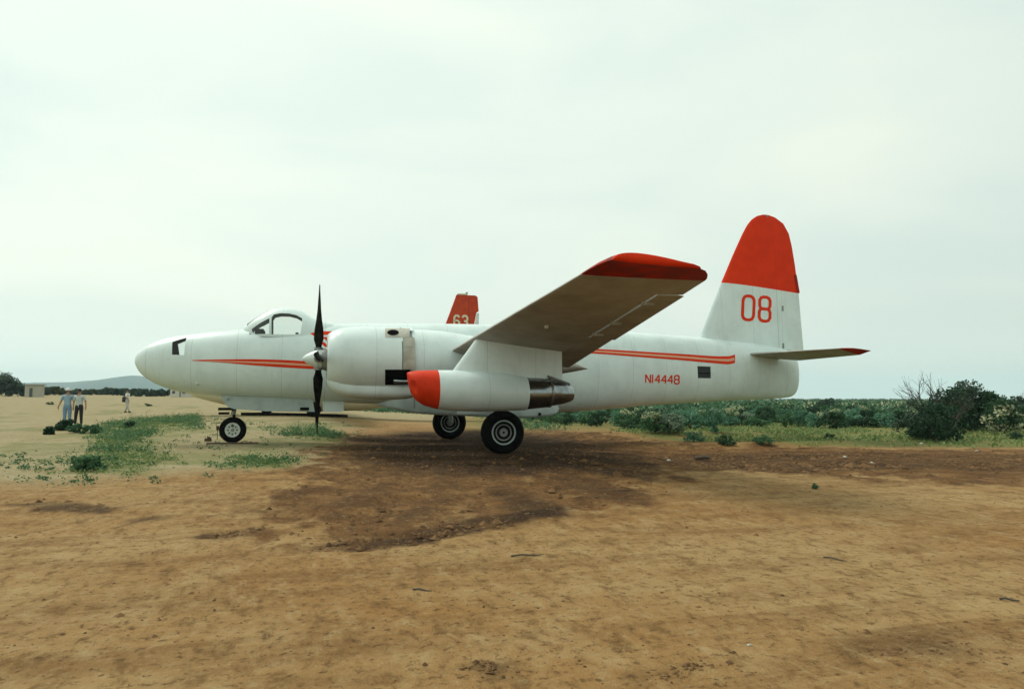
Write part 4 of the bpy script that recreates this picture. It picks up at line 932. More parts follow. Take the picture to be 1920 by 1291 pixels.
def person(px, py, depth, hgt, rz, label, shirt, trousers, head, pose):
    foot = deep(px, py, depth); foot.z = hz(foot.x, foot.y)
    p = empty('person', foot, label, 'person'); k = hgt/1.75; Rm = Matrix.Rotation(rz, 3, 'Z')
    T = lambda x, y, z: foot+Rm @ Vector((x*k, y*k, z*k))
    hands = pose['hands']; feet = pose['feet']
    pel = ((0,0,.95), .12)
    def pt(q, r): return (tuple(T(*q)), r*k if not isinstance(r, tuple) else (r[0]*k, r[1]*k))
    tor = [((0,0,.95),(.155,.105)), ((0,0,1.12),(.14,.10)), ((0,0,1.30),(.165,.11)), ((0,0,1.42),(.13,.09)), ((0,.0,1.50),.055), ((0,-.01,1.57),.058)]
    body = [[pt(*q) for q in tor]]
    head_c = [((0,-.01,1.57),.058), ((0,-.02,1.64),(.075,.09)), ((0,-.015,1.71),(.07,.085)), ((0,-.01,1.75),.04)]
    body.append([pt(*q) for q in head_c])
    legs = []; arms = []
    for i, s in enumerate((-1, 1)):
        fx, fy = feet[i]; hx = s*.095
        legs.append([((0,0,.95),(.155,.105)), ((hx,0,.88),.095), ((hx*.5+fx*.5, fy*.35-.02, .48),.062), ((fx,fy,.09),.042), ((fx,fy-.12,.04),.036), ((fx,fy-.17,.035),.025)])
        ex, ey, ez, wx_, wy, wz = hands[i]
        arms.append([((0,0,1.42),(.13,.09)), ((s*.18,0,1.41),.06), ((ex,ey,ez),.042), ((wx_,wy,wz),.029), ((wx_,wy-.01,wz-.06),(.018,.038)), ((wx_,wy-.015,wz-.10),(.014,.036))])
    for ch in legs+arms: body.append([pt(*q) for q in ch])
    bo = skin_mesh('body', body, M['skin'], p)
    # fingers and thumb closed on the palm, nose and ears: joined into the body surface
    mb = MB()
    for i, s in enumerate((-1, 1)):
        ex, ey, ez, wx_, wy, wz = hands[i]
        for f in range(4):
            oy = (f-1.5)*.019; L_ = (.062, .075, .07, .052)[f]; b0 = (wx_, wy-.015+oy, wz-.10)
            mb.tube([T(*b0), T(b0[0], b0[1], b0[2]-L_*.55), T(b0[0]-s*.018, b0[1], b0[2]-L_)], [.009*k, .0085*k, .006*k], 6)
        mb.tube([T(wx_, wy-.045, wz-.05), T(wx_-s*.01, wy-.07, wz-.085), T(wx_-s*.012, wy-.068, wz-.115)], [.011*k, .009*k, .007*k], 6)
    mb.tube([T(0, -.10, 1.66), T(0, -.128, 1.635), T(0, -.105, 1.63)], [.010*k, .017*k, .012*k], 6)
    for s in (-1, 1): mb.lathe(T(s*.075, .0, 1.64), Rm @ Vector((s, 0, 0)), [(-.01, .01), (.0, .03*k), (.012, .022*k)], 10)
    ho = mb.obj('hands', M['skin'], p)
    bm = bmesh.new(); bm.from_mesh(bo.data); bm.from_mesh(ho.data); bm.to_mesh(bo.data); bm.free(); d = ho.data; bpy.data.objects.remove(ho); bpy.data.meshes.remove(d); finish(bo.data, True, 180)
    for s in (-1, 1):
        mbe = MB(); mbe.lathe(T(s*.03, -.098, 1.665), Rm @ Vector((0, -1, 0)), [(-.01, .012*k), (.004, .011*k), (.007, .003)], 10); mbe.obj('eye', M['hair'], p)
    mbm = MB(); mbm.box(T(0, -.103, 1.598), (.05*k, .012, .009*k), Rm); mbm.obj('mouth', mat('lips', (.25, .09, .07), .5) if 'lips' not in bpy.data.materials else bpy.data.materials['lips'], p)
    # clothes, a little larger than the body
    sh = [[pt(*q) for q in [((0,0,.80),(.17,.12)), ((0,0,.98),(.168,.124)), ((0,0,1.12),(.165,.124)), ((0,0,1.30),(.182,.128)), ((0,0,1.42),(.145,.105)), ((0,0,1.475),(.07,.066))]]]
    for i, s in enumerate((-1, 1)):
        ex, ey, ez = hands[i][:3]; q = 1.0
        sh.append([pt(*q_) for q_ in [((0,0,1.42),(.145,.105)), ((s*.18,0,1.41),.076), ((s*.18+(ex-s*.18)*.9, ey*.9, 1.41+(ez-1.41)*.9),.062)]])
    skin_mesh('shirt', sh, shirt, p)
    trs = []
    for i, s in enumerate((-1, 1)):
        fx, fy = feet[i]; hx = s*.095
        trs.append([pt(*q_) for q_ in [((0,0,1.10),(.152,.112)), ((0,0,.97),(.168,.12)), ((hx,0,.86),.108), ((hx*.5+fx*.5, fy*.35-.02, .48),.08), ((fx,fy,.10),.062)]])
    skin_mesh('trousers', trs, trousers, p)
    for i, s in enumerate((-1, 1)):
        fx, fy = feet[i]; mb = MB(); mb.rings([[T(fx+.055*math.cos(a), fy-.05+.13*math.sin(a), z) for a in np.linspace(0, 2*math.pi, 13)[:-1]] for z in (.0, .03)]+[[T(fx+.04*math.cos(a), fy-.02+.09*math.sin(a), .10) for a in np.linspace(0, 2*math.pi, 13)[:-1]]]); mb.obj('shoe', pose.get('shoe', M['darkcloth']), p)
    def dome(nm, m, r, z0, z1, brim=0.0, back=0):
        mb = MB(); rg = []
        for t in (0, .3, .6, .85, 1):
            a_ = t*math.pi/2; rg.append([T(r*math.cos(a_)*math.cos(b)*.86+0, -.015+back+r*math.cos(a_)*math.sin(b)*1.02, z0+(z1-z0)*math.sin(a_)) for b in np.linspace(0, 2*math.pi, 19)[:-1]])
        if brim: rg.insert(0, [T((r+brim)*math.cos(b), -.015+(r+brim)*math.sin(b)*1.05, z0-.015) for b in np.linspace(0, 2*math.pi, 19)[:-1]])
        mb.rings(rg, capa=False); return mb.obj(nm, m, p)
    if head == 'hat':
        dome('hair', M['hair'], .094, 1.655, 1.72); dome('hat', M['whitecloth'], .108, 1.69, 1.80, .045)
    elif head == 'cap':
        dome('hair', M['hair'], .094, 1.64, 1.72); dome('cap', M['darkcloth'], .100, 1.685, 1.775)
    else: dome('hair', M['hair'], .102, 1.635, 1.775, 0, .012)
    return p
fA = gp(125, 799); dA = (fA-CAM).dot(_f)
person(125, 799, dA, 71/F*dA*1.0, R(8), 'person in white hat, pale blue shirt and light jeans standing behind the dark shrub', M['bluecloth'], M['jean'], 'hat',
       dict(hands=[(-.27,.0,1.14,-.36,-.04,.92),(.25,.0,1.14,.24,-.06,.90)], feet=[(-.10,.0),(.11,-.02)]))
fB = gp(147, 799); dB = (fB-CAM).dot(_f)
person(147, 799, dB, 71/F*dB*.985, R(-6), 'person in dark cap, pale grey shirt and black trousers beside the white hat', M['greycloth'], M['darkcloth'], 'cap',
       dict(hands=[(-.25,.02,1.15,-.22,-.06,.93),(.27,.02,1.15,.30,-.03,.92)], feet=[(-.16,.02),(.13,-.02)]))
fC = gp(238, 773); dC = (fC-CAM).dot(_f)
pc_ = person(238, 773, dC, 43/F*dC, R(70), 'person in white shirt and pale trousers walking alone on far sand', M['whitecloth'], M['palecloth'], 'hair',
       dict(hands=[(-.24,-.1,1.15,-.22,-.25,.98),(.24,.1,1.15,.23,.14,.92)], feet=[(-.09,-.22),(.10,.22)]))
q = org(pc_)+Vector((-.22, -.1, 1.0)); mb = MB(); mb.rings([[q+Vector((.13*math.cos(a)*w, .09*math.sin(a)*w, z)) for a in np.linspace(0, 2*math.pi, 13)[:-1]] for z, w in ((-.22,.7),(-.15,1),(.1,1),(.2,.75),(.24,.3))]); mb.tube([q+Vector((.0, 0, .2)), q+Vector((.15, -.02, .42)), q+Vector((.26, 0, .45))], .022, 6)
props(mb.obj('shoulder_bag', M['navy'], loc=q), 'dark shoulder bag hanging at the side of the lone walker', 'bag')

# ------------------------------------------------------------------ vegetation
def unit(n): v = rng.normal(size=(n, 3)); return v/np.linalg.norm(v, axis=1, keepdims=True)
def quads(P, size, name, mats, mi=None, up=0.0, aspect=.55):
    """leaf-sized quads at points P with random attitudes -> mesh"""
    n = len(P); a = unit(n); a[:, 2] = a[:, 2]*(1-up)+up*np.abs(a[:, 2])+up*.6; a /= np.linalg.norm(a, axis=1, keepdims=True)
    b = np.cross(a, unit(n)); b /= np.linalg.norm(b, axis=1, keepdims=True)
    s = (size*rng.uniform(.6, 1.4, n))[:, None] if np.isscalar(size) else (size*rng.uniform(.7, 1.3, n))[:, None]
    V = np.stack([P-a*s-b*s*aspect*.6, P-a*s*.2+b*s*aspect, P+a*s, P+a*s*.1-b*s*aspect], 1).reshape(-1, 3)
    me = bpy.data.meshes.new(name); me.vertices.add(len(V)); me.vertices.foreach_set('co', V.astype(np.float32).ravel())
    me.loops.add(n*4); me.loops.foreach_set('vertex_index', np.arange(n*4, dtype=np.int32)); me.polygons.add(n); me.polygons.foreach_set('loop_start', np.arange(0, n*4, 4, dtype=np.int32))
    for m in (mats if isinstance(mats, list) else [mats]): me.materials.append(m)
    if mi is not None: me.polygons.foreach_set('material_index', mi.astype(np.int32))
    me.update(calc_edges=True); return me
def clump_points(nc, per, rad, hgt, cr, low=.15):
    C = []
    for i in range(nc):
        a = rng.uniform(0, 2*math.pi); e = math.sqrt(rng.uniform(0, 1)); z = rng.uniform(low, 1)
        w = math.sqrt(max(1-(z-.35)**2/.5, .12)); C.append((rad*e*w*math.cos(a), rad*e*w*math.sin(a), hgt*(z*.86)))
    P = []; I = []
    for i, c in enumerate(C):
        u = unit(per)*(rng.uniform(.35, 1, per)**.5)[:, None]*cr*rng.uniform(.6, 1.25); u[:, 2] *= .75; P.append(np.array(c)+u); I.append(np.full(per, i))
    P = np.vstack(P); P[:, 2] = np.maximum(P[:, 2], .03*hgt); return P, np.concatenate(I)
L = {
 'dark': leaf_mat('leaf_dark_green', (.012, .04, .022), (.05, .11, .05)),
 'teal': leaf_mat('leaf_blue_green', (.045, .145, .085), (.15, .30, .19)),
 'mid': leaf_mat('leaf_mid_green', (.038, .11, .052), (.11, .22, .10)),
 'grey': leaf_mat('leaf_grey_green', (.14, .21, .15), (.28, .36, .25)),
 'pale': leaf_mat('flower_pale_yellow', (.34, .37, .20), (.58, .58, .38)),
 'olive': leaf_mat('leaf_olive', (.05, .06, .025), (.12, .13, .05)),
 'weed': leaf_mat('weed_green', (.030, .10, .045), (.13, .24, .10)),
 'grass': leaf_mat('grass_green', (.075, .15, .05), (.25, .31, .11)),
 'tree': leaf_mat('leaf_mesquite', (.03, .06, .042), (.085, .13, .09)),
}
def stem_mesh(name, rad, hgt, n=6):
    mb = MB()
    for i in range(n):
        a = rng.uniform(0, 6.28); r_ = rad*rng.uniform(.2, .75); mb.tube([(rng.normal()*.03, rng.normal()*.03, -.1), (r_*.4*math.cos(a), r_*.4*math.sin(a), hgt*.35), (r_*math.cos(a), r_*math.sin(a), hgt*rng.uniform(.55, .95))], [.022, .015, .006], 5)
    me = bpy.data.meshes.new(name); me.from_pydata([tuple(v) for v in mb.v], [], [tuple(f) for f in mb.f]); me.materials.append(M['bark']); finish(me); return me
KINDS = {
 'dark':  ('low dark green desert shrub growing in the brush field', 'shrub', 'dark green shrubs in the brush field'),
 'teal':  ('rounded blue green desert shrub growing in the brush field', 'shrub', 'blue green shrubs in the brush field'),
 'mid':   ('mid green leafy shrub growing in the brush field', 'shrub', 'mid green shrubs in the brush field'),
 'grey':  ('small grey green shrub growing in the brush field', 'shrub', 'grey green shrubs in the brush field'),
 'pale':  ('shrub with pale yellow flowering top in the brush field', 'shrub', 'pale topped shrubs in the brush field'),
}
VAR = {}
for kd in KINDS:
    VAR[kd] = []
    for v in range(3):
        if kd == 'pale':
            P, I = clump_points(20, 44, .55, .95, .2); top = (P[:, 2] > .62) & (rng.uniform(size=len(P)) < .72)
            me = quads(P, .055, 'shrub_leaves', [L['mid'], L['pale']], top.astype(int))
        else:
            P, I = clump_points(22, 42, .58, .9, .22); me = quads(P, .06, 'shrub_leaves', L[kd])
        VAR[kd].append((me, stem_mesh('shrub_stems', .5, .8)))
def shrub(kd, x, y, w, h, label=None, cat=None, group=None, name='shrub'):
    lab, c, g = KINDS[kd]
    if not label:
        a_, b_ = proj((x, y, hz(x, y))); dd = math.hypot(x, y)
        lab = lab.replace(' growing in the brush field', '').replace(' in the brush field', '')+(' in the front row' if dd < 42 else ' amid the brush' if dd < 75 else ' in the far brush')+(' beneath the aft fuselage' if a_ < 1290 else ' under the tail' if a_ < 1500 else ' right of the tail' if a_ < 1690 else ' by the right hand thicket')
    me, st = VAR[kd][int(rng.integers(3))]
    o = empty(name, (x, y, hz(x, y)-.02), label or lab, cat or c, group if label else g)
    o.scale = (w/1.3, w/1.3, h/.95); o.rotation_euler = (0, 0, rng.uniform(0, 6.28))
    for nm, m in (('foliage', me), ('stem', st)):
        c_ = bpy.data.objects.new(nm, m); COL.objects.link(c_); c_.parent = o
    return o
# the brush field right of and behind the aircraft: individual shrubs, denser with distance
made = 0; taken = []
def front_edge(px): return float(np.interp(px, [640, 1000, 1150, 1250, 1400, 1480, 1700, 1800, 2100], [776, 793, 802, 812, 806, 803, 800, 803, 803]))
tries = 0
while made < 262 and tries < 9000:
    tries += 1
    px = rng.uniform(985, 1990); t = rng.uniform(0, 1)**1.25
    py = front_edge(px)-t*(front_edge(px)-761)+rng.normal()*1.2
    q = gp(px, py); d = math.hypot(q.x, q.y)
    if d > 130 or any((q.x-a)**2+(q.y-b)**2 < (.5+.004*d)**2 for a, b in taken): continue
    if 1395 < px < 1470 and py > 802: continue
    taken.append((q.x, q.y))
    kd = rng.choice(['teal', 'dark', 'mid', 'grey', 'pale'], p=[.27, .26, .20, .09, .18] if d < 60 else [.16, .40, .24, .05, .15])
    f = min(1.0, d/60); w = rng.uniform(.75, 1.45)*(1+.35*f); h = rng.uniform(.55, .95)*(1+.25*f)*(1.12 if kd == 'pale' else 1)
    shrub(str(kd), q.x, q.y, w, h); made += 1
# a few small shrubs standing forward in the grass and earth
for px, py, kd, w, h, lab in ((1363,834,'dark',.75,.42,'small dark shrub at the edge of the turned earth under the tail'), (1430,833,'mid',.7,.4,'small green shrub at the edge of the turned earth under the tail'),
    (1300,828,'teal',.8,.5,'small blue green shrub nearest the turned earth behind the registration letters'), (1555,823,'dark',.5,.3,'small dark tuft alone on the grass right of the tail'),
    (1905,823,'dark',.7,.35,'small dark shrub on the grass at the right edge'), (1528,916,'weed',.16,.14,'tiny green weed alone on the bare sand')):
    q = gp(px, py); shrub('mid' if kd == 'weed' else kd, q.x, q.y, w, h, lab, 'weed' if kd == 'weed' else 'shrub')
def low_bush(px, py, w, h, kd, label, name='shrub', per=46, nc=24, leaf=.055):
    q = gp(px, py); P, I = clump_points(nc, per, w*.42, h, min(w, h)*.30, .1); o = empty(name, (q.x, q.y, q.z-.02), label, 'shrub')
    for nm, me in (('foliage', quads(P, leaf, 'bush_leaves', L[kd])), ('stem', stem_mesh('bush_stems', w*.35, h*.8))):
        c_ = bpy.data.objects.new(nm, me); COL.objects.link(c_); c_.parent = o
    return o
low_bush(152, 811, 1.75, .38, 'mid', 'wide dark green shrub on the sand at the feet of the pair')
low_bush(122, 806, .85, .46, 'dark', 'dark shrub humped at the left end of the wide shrub')
low_bush(92, 814, .35, .30, 'dark', 'small dark green shrub just left of the wide shrub by the people')
low_bush(177, 813, .3, .26, 'mid', 'small dark shrub at the right end of the wide shrub')
for px, py, w, lab in ((95,758,.9,'small dark bush on the far sand left of the pair of people'), (279,761,.9,'small dark bush on the far sand right of the lone walker'), (243,802,.5,'small dark tuft on the weeds below the lone walker')):
    low_bush(px, py, w, .32, 'dark', lab, nc=12)
low_bush(163, 882, .95, .34, 'mid', 'rounded green weed bush at the lower left corner of the weed patch', nc=16)
low_bush(345, 757, 1.6, .7, 'dark', 'dark bush on the far sand beneath the bomber nose', nc=16, leaf=.08) if False else None

# weeds and grass: ground cover nobody could count
def cover(name, polys, n, size, hgt, m, up, seed=0, thr=.45, sc=1.6, clump=1, crad=.12):
    P = []
    for poly, k in polys:
        A = np.array(poly); lo_, hi_ = A.min(0)-.8, A.max(0)+.8; kc = max(int(k/clump), 6); x = rng.uniform(lo_[0], hi_[0], kc*3); y = rng.uniform(lo_[1], hi_[1], kc*3)
        w = sstep(.25, .95, poly_mask(x, y, poly, 1.6)+(fbm(x*.7, y*.7, 3, 91+seed)-.5)*1.1)*sstep(thr-.1, thr+.12, fbm(x*sc, y*sc, 3, 5+seed)); keep = rng.uniform(size=len(x)) < w
        x, y = x[keep][:kc], y[keep][:kc]
        if clump > 1:   # little plants: a dome of leaves round each root
            f = rng.lognormal(0, .45, len(x)); x = np.repeat(x, clump); y = np.repeat(y, clump); f = np.repeat(f, clump)
            u = unit(len(x))*rng.uniform(.2, 1, (len(x), 1))**.5; x2, y2 = x+u[:, 0]*crad*f, y+u[:, 1]*crad*f; z = H(x2, y2)+.01+np.abs(u[:, 2])*hgt*f; x, y = x2, y2
        else: z = H(x, y)+rng.uniform(0, 1, len(x))**1.6*hgt*(.4+.9*fbm(x*1.1, y*1.1, 2, 77))
        P.append(np.stack([x, y, z], -1))
    P = np.vstack(P); me = quads(P, size, name, m, up=up); o = bpy.data.objects.new(name, me); COL.objects.link(o); o['kind'] = 'stuff'; return o
cover('weeds', [(WEED1, 24000), (WEED2, 7000), (WEED3, 5000)], 0, .028, .09, L['grass'], .3, 0, .45, .6, 16, .20)
cover('weeds', [(WEED1, 52000), (WEED2, 14000), (WEED3, 8000)], 0, .030, .20, L['weed'], .2, 13, .52, .6, 26, .17)
cover('weeds', [(gpoly([(-60,905),(60,893),(330,899),(0,917)]), 1500), (gpoly([(0,858),(160,846),(240,870),(30,888)]), 4500), (gpoly([(270,795),(640,790),(600,868),(400,880),(310,850)]), 4000), (gpoly([(270,785),(450,776),(490,802),(400,812)]), 2600)], 0, .028, .10, L['weed'], .2, 9, .53, .6, 22, .16)
cover('grass', [(GRASS, 60000)], 0, .06, .16, L['grass'], .7, 3, .47, .55)
cover('grass', [(gpoly([(640,758),(1060,786),(1060,806),(960,806),(900,780),(700,770),(640,768)]), 9000)], 0, .08, .2, L['mid'], .5, 4, .35, .5)

# far brush: one mass reaching the horizon
def far_brush():
    n = 9000; b = np.radians(rng.uniform(-3, 58, n)); r_ = np.exp(rng.uniform(math.log(75), math.log(1500), n))
    deg = np.degrees(b); keep = (deg > 12) | ((deg > 0) & (r_ > 78) & (rng.uniform(size=n) < .8)) ; b, r_ = b[keep], r_[keep]; n = len(b)
    x, y = r_*np.sin(b), r_*np.cos(b); z = H(x, y); sc = rng.uniform(.7, 1.25, n)*(1+r_/700)
    per = 34; P = []; S_ = []
    u = unit(n*per).reshape(n, per, 3)*(rng.uniform(.2, 1, (n, per, 1))**.5); u[:, :, 2] = np.abs(u[:, :, 2])
    P = np.stack([x, y, z], -1)[:, None, :]+u*np.stack([sc*.95, sc*.95, sc*.95], -1)[:, None, :]
    S_ = np.repeat(.12*sc*(1+r_/420), per); kind = rng.choice(4, n, p=[.46, .28, .20, .06]); mi = np.repeat(kind, per)
    top = (u[:, :, 2].reshape(-1) > .5); mi = np.where((mi == 3) & ~top, 1, mi)
    me = quads(P.reshape(-1, 3), S_, 'far_brush', [L['dark'], L['mid'], L['teal'], L['pale']], mi); o = bpy.data.objects.new('far_brush', me); COL.objects.link(o); o['kind'] = 'stuff'
far_brush()

# trees ---------------------------------------------------------------
def branch(mb, p, d, ln, r_, lev, spread, tips, up=.12):
    n = 4; pts = [p]; rad = [r_]
    for i in range(n):
        d = (d+Vector(rng.normal(size=3))*.16+Vector((0, 0, up))*.25).normalized(); p = p+d*ln/n; pts.append(p); rad.append(max(r_*(1-.55*(i+1)/n), .004))
    mb.tube(pts, rad, 6 if lev > 1 else 4, cap=False); tips.append(p)
    if lev > 0:
        for k in range(3 if lev > 1 else 4):
            t = rng.uniform(.35, 1); q = pts[int(t*n)]; v = (d+Vector(unit(1)[0])*spread).normalized(); branch(mb, q, v, ln*rng.uniform(.5, .78), r_*.5, lev-1, spread, tips, up)
def tree(name, px, py, h, w, kd, label, cat='tree', group=None, dead=False, depth=None, leaf=.08, dens=1.0):
    q = gp(px, py) if depth is None else deep(px, py, depth); q.z = hz(q.x, q.y)
    o = empty(name, q-Vector((0, 0, .05)), label, cat, group); mb = MB(); tips = []
    for k in range(3 if not dead else 2):
        a = rng.uniform(0, 6.28); branch(mb, Vector((rng.normal()*.05, rng.normal()*.05, -.1)), Vector((math.cos(a)*.5, math.sin(a)*.5, 1)).normalized(), h*.5, .035*h/2*(1 if not dead else .7), 3 if dead else 2, .75, tips)
    me = bpy.data.meshes.new('trunk'); me.from_pydata([tuple(v) for v in mb.v], [], [tuple(f) for f in mb.f]); me.materials.append(M['twig' if dead else 'bark']); finish(me)
    c_ = bpy.data.objects.new('trunk', me); COL.objects.link(c_); c_.parent = o
    if not dead:
        P, I = clump_points(int(34*dens), 60, w*.45, h, min(w, h)*.19, .16); T_ = np.array([tuple(t) for t in tips]); T_ = T_[T_[:, 2] < h*1.02]
        T_ = np.repeat(T_, 10, 0)+rng.normal(size=(len(T_)*10, 3))*h*.05; P = np.vstack([P, T_]); P[:, 2] = np.maximum(P[:, 2], .05)
        me2 = quads(P, leaf, 'crown', L[kd]); c2 = bpy.data.objects.new('crown', me2); COL.objects.link(c2); c2.parent = o
    return o
rng = np.random.default_rng(21)
tree('mesquite_tree', 1716, 823, 1.25, 1.7, 'tree', 'lower dark mesquite bush left of the dark leafy mesquite', dens=1.1, leaf=.06)
tree('mesquite_tree', 1748, 827, 1.7, 2.3, 'dark', 'dark leafy mesquite tree at the sand edge on the right', dens=1.2, leaf=.06)
def bare(px, py, h, dirs, label, r0=.05):
    q = gp(px, py); o = empty('bare_tree', q, label, 'tree'); mb = MB(); tips = []
    for (dx, dz, l) in dirs: branch(mb, Vector((rng.normal()*.05, rng.normal()*.05, -.1)), (_r*dx+Vector((0, 0, dz))+_f*rng.normal()*.15).normalized(), h*l, r0, 3, .62, tips, .22)
    me = bpy.data.meshes.new('trunk'); me.from_pydata([tuple(v) for v in mb.v], [], [tuple(f) for f in mb.f]); me.materials.append(M['twig']); finish(me)
    c_ = bpy.data.objects.new('trunk', me); COL.objects.link(c_); c_.parent = o
bare(1760, 822, 3.0, [(-.30, 1, .60), (-.08, 1, .55), (-.55, 1, .55), (-.4, 1, .6)], 'bare grey tree with twigs rising above the dark mesquite')
bare(1786, 818, 3.0, [(.05, 1, .62), (-.15, 1, .5)], 'thin bare tree with sparse twigs between the mesquite and dark thicket', .04)
tree('bush_tree', 1830, 806, 2.75, 2.8, 'tree', 'large dark green bushy tree right of the bare grey tree', dens=1.5, leaf=.085)
tree('bush_tree', 1788, 808, 2.3, 2.4, 'dark', 'dark bushy tree between the bare trees and the largest bush', dens=1.1, leaf=.085)
tree('bush_tree', 1858, 807, 2.2, 2.4, 'dark', 'dense dark bushy tree between the largest bush and the flowering one', dens=1.3, leaf=.085)
tree('bush_tree', 1912, 798, 1.95, 2.0, 'tree', 'dark green bushy tree behind the pale flowered bush', leaf=.085)
tree('bare_tree', 1566, 776, 2.6, 2, 'dark', 'small bare tree on the horizon right of the tail', dead=True)
tree('bush_tree', 1552, 776, 1.8, 2.4, 'tree', 'small round tree on the horizon right of the tail', leaf=.12)
tree('bare_tree', 1892, 798, 3.3, 1.5, 'dark', 'thin bare stem rising behind the pale flowered bush', dead=True)
q = gp(1885, 814); P, I = clump_points(34, 60, .95, 1.75, .3, .1); top = (rng.uniform(size=len(P)) < .55) & (np.isin(I, rng.choice(34, 17, replace=False)))
pb = empty('flowering_bush', (q.x, q.y, q.z-.02), 'tall bush with pale yellow flower clusters at the right edge', 'shrub')
for nm, me in (('foliage', quads(P, .07, 'bush_leaves', [L['dark'], L['pale']], top.astype(int))), ('stem', stem_mesh('bush_stems', .8, 1.4))):
    c_ = bpy.data.objects.new(nm, me); COL.objects.link(c_); c_.parent = pb
# left tree line at the far end of the sand
tl = [(8,742,5.4,5.2,'tree','tall dark tree at the left edge of the tree line'), (34,743,3.0,5,'tree','dark bushy tree between the tall left tree and beige hut')]
for px, py, h, w, kd, lab in tl: tree('tree', px, py, h, w, kd, lab, depth=150, leaf=.22)
for k, px in enumerate(np.arange(72, 420, 16.5)):
    dpt = 165+rng.uniform(-12, 25); h = rng.uniform(1.3, 2.1)*(1.45 if px < 120 else 1)
    tree('tree', float(px+rng.normal()*3), 742, h, rng.uniform(4, 6), rng.choice(['tree', 'olive', 'tree']), 'low dusty green tree in the line along the far sand '+('near the beige hut' if px < 112 else 'behind the pair of people' if px < 178 else 'left of the lone walker' if px < 230 else 'right of the lone walker' if px < 300 else 'beneath the bomber nose'), group='trees lining the far edge of the sand', depth=dpt, leaf=.24, dens=.8)
for k, px in enumerate(np.arange(640, 1010, 28)):
    tree('tree', float(px+rng.normal()*5), 745, rng.uniform(1.5, 2.2), rng.uniform(3, 5), 'tree', 'low green tree far behind the bomber belly', group='trees far behind the bomber', depth=135+rng.uniform(0, 30), leaf=.2, dens=.7)

# ------------------------------------------------------------------ far buildings
def hut(px0, px1, ptop, depth, dep, wallm, label, windows):
    a, b = deep(px0, 743, depth), deep(px1, 743, depth); t = deep(px0, ptop, depth).z; d = (b-a); d.z = 0; ln = d.length; ux = d.normalized(); uy = Vector((-ux.y, ux.x, 0)); base = (a+b)/2; base.z = hz(base.x, base.y)
    o = empty('building', base, label, 'building'); h = t-base.z; rz = Matrix.Rotation(math.atan2(ux.y, ux.x), 3, 'Z'); c = base+uy*dep/2
    mb = MB(); mb.box(c+Vector((0, 0, h/2-.1)), (ln, dep, h+.2), rz); wl_ = mb.obj('wall', wallm, o, smooth=False)
    mb = MB(); mb.box(c+Vector((0, 0, h+.09)), (ln+.5, dep+.5, .16), rz); mb.obj('roof', M['roofing'], o, smooth=False)
    for u, w, z0, z1, nm in windows:
        mb = MB(); mb.box(base+ux*(u-.5)*ln-uy*.03+Vector((0, 0, h*(z0+z1)/2)), (w*ln, .1, h*(z1-z0)), rz); mb.obj(nm, M['rimdark'], o, smooth=False)
    return o
hut(46, 64, 721.5, 140, 3, M['wall'], 'small beige flat roofed hut among the trees at the far left', [(.65, .3, 0.02, .75, 'door')])
hut(319, 350, 727.5, 150, 5, M['wallwhite'], 'white flat roofed building beneath the nose of the bomber', [(.6, .05, .02, .95, 'door'), (.2, .16, .4, .7, 'window'), (.82, .16, .4, .7, 'window')])

# ------------------------------------------------------------------ debris
def clods():
    mb_v = []; mb_f = []
    base = [Vector(v) for v in [(1,0,.1),(.3,.9,0),(-.8,.6,.05),(-.8,-.6,0),(.3,-.9,.08),(.2,.1,.8),(-.2,-.1,.75)]]
    fc = [(0,1,5),(1,2,5),(2,6,5),(2,3,6),(3,4,6),(4,0,5),(4,5,6)]
    spots = []
    for poly, n, s0 in ((BROWN, 5200, .026), (STREAKS[0], 230, .024), (STREAKS[1], 500, .045), (STREAKS[9], 1100, .030), (STREAKS[10], 500, .028), (STREAKS[2], 160, .025), (STREAKS[3], 90, .018), (STREAKS[4], 60, .010), (STREAKS[5], 60, .011), (STREAKS[6], 140, .008), (STREAKS[7], 26, .03)):
        A = np.array(poly); lo_, hi_ = A.min(0), A.max(0); x = rng.uniform(lo_[0], hi_[0], n*4); y = rng.uniform(lo_[1], hi_[1], n*4); k = poly_mask(x, y, poly, .05) > .5
        spots += [(a, b, s0*rng.lognormal(0, .5)) for a, b in zip(x[k][:n], y[k][:n])]
    for i in range(6500):
        d = 3.6*math.exp(rng.uniform(0, 2.0)); b = R(rng.uniform(-24, 54)); spots.append((d*math.sin(b), d*math.cos(b), .0038*rng.lognormal(0, .6)*(1+d*.09)))
    for x, y, s_ in spots:
        z = hz(x, y); a = rng.uniform(0, 6.28); c, s2 = math.cos(a), math.sin(a); n = len(mb_v); hh = rng.uniform(.4, .9)
        for v in base:
            w = v*s_*float(rng.uniform(.8, 1.2)); mb_v.append((x+w.x*c-w.y*s2, y+w.x*s2+w.y*c, z+w.z*hh-.003)); 
        mb_f.extend([tuple(q+n for q in f) for f in fc])
    me = bpy.data.meshes.new('earth_clods'); me.from_pydata(mb_v, [], mb_f); me.materials.append(M['clod']); me.update()
    o = bpy.data.objects.new('earth_clods', me); COL.objects.link(o); o['kind'] = 'stuff'
clods()
def stick(px0, py0, px1, py1, r_, label):
    a, b = gp(px0, py0), gp(px1, py1); mid = (a+b)/2; mb = MB(); off = Vector((0, 0, r_))
    mb.tube([a+off, a.lerp(b, .35)+off*1.6+Vector((0, .01, .004)), a.lerp(b, .7)+off, b+off*1.4], [r_, r_*.9, r_*.8, r_*.4], 6); mb.tube([a.lerp(b, .35)+off*1.5, a.lerp(b, .5)+Vector((0, .04, r_*2))], [r_*.6, r_*.3], 5)
    props(mb.obj('stick', M['twig'], loc=mid), label, 'stick')
stick(958, 1043.5, 1019, 1041, .010, 'long thin dry stick on the open sand left of the picture middle')
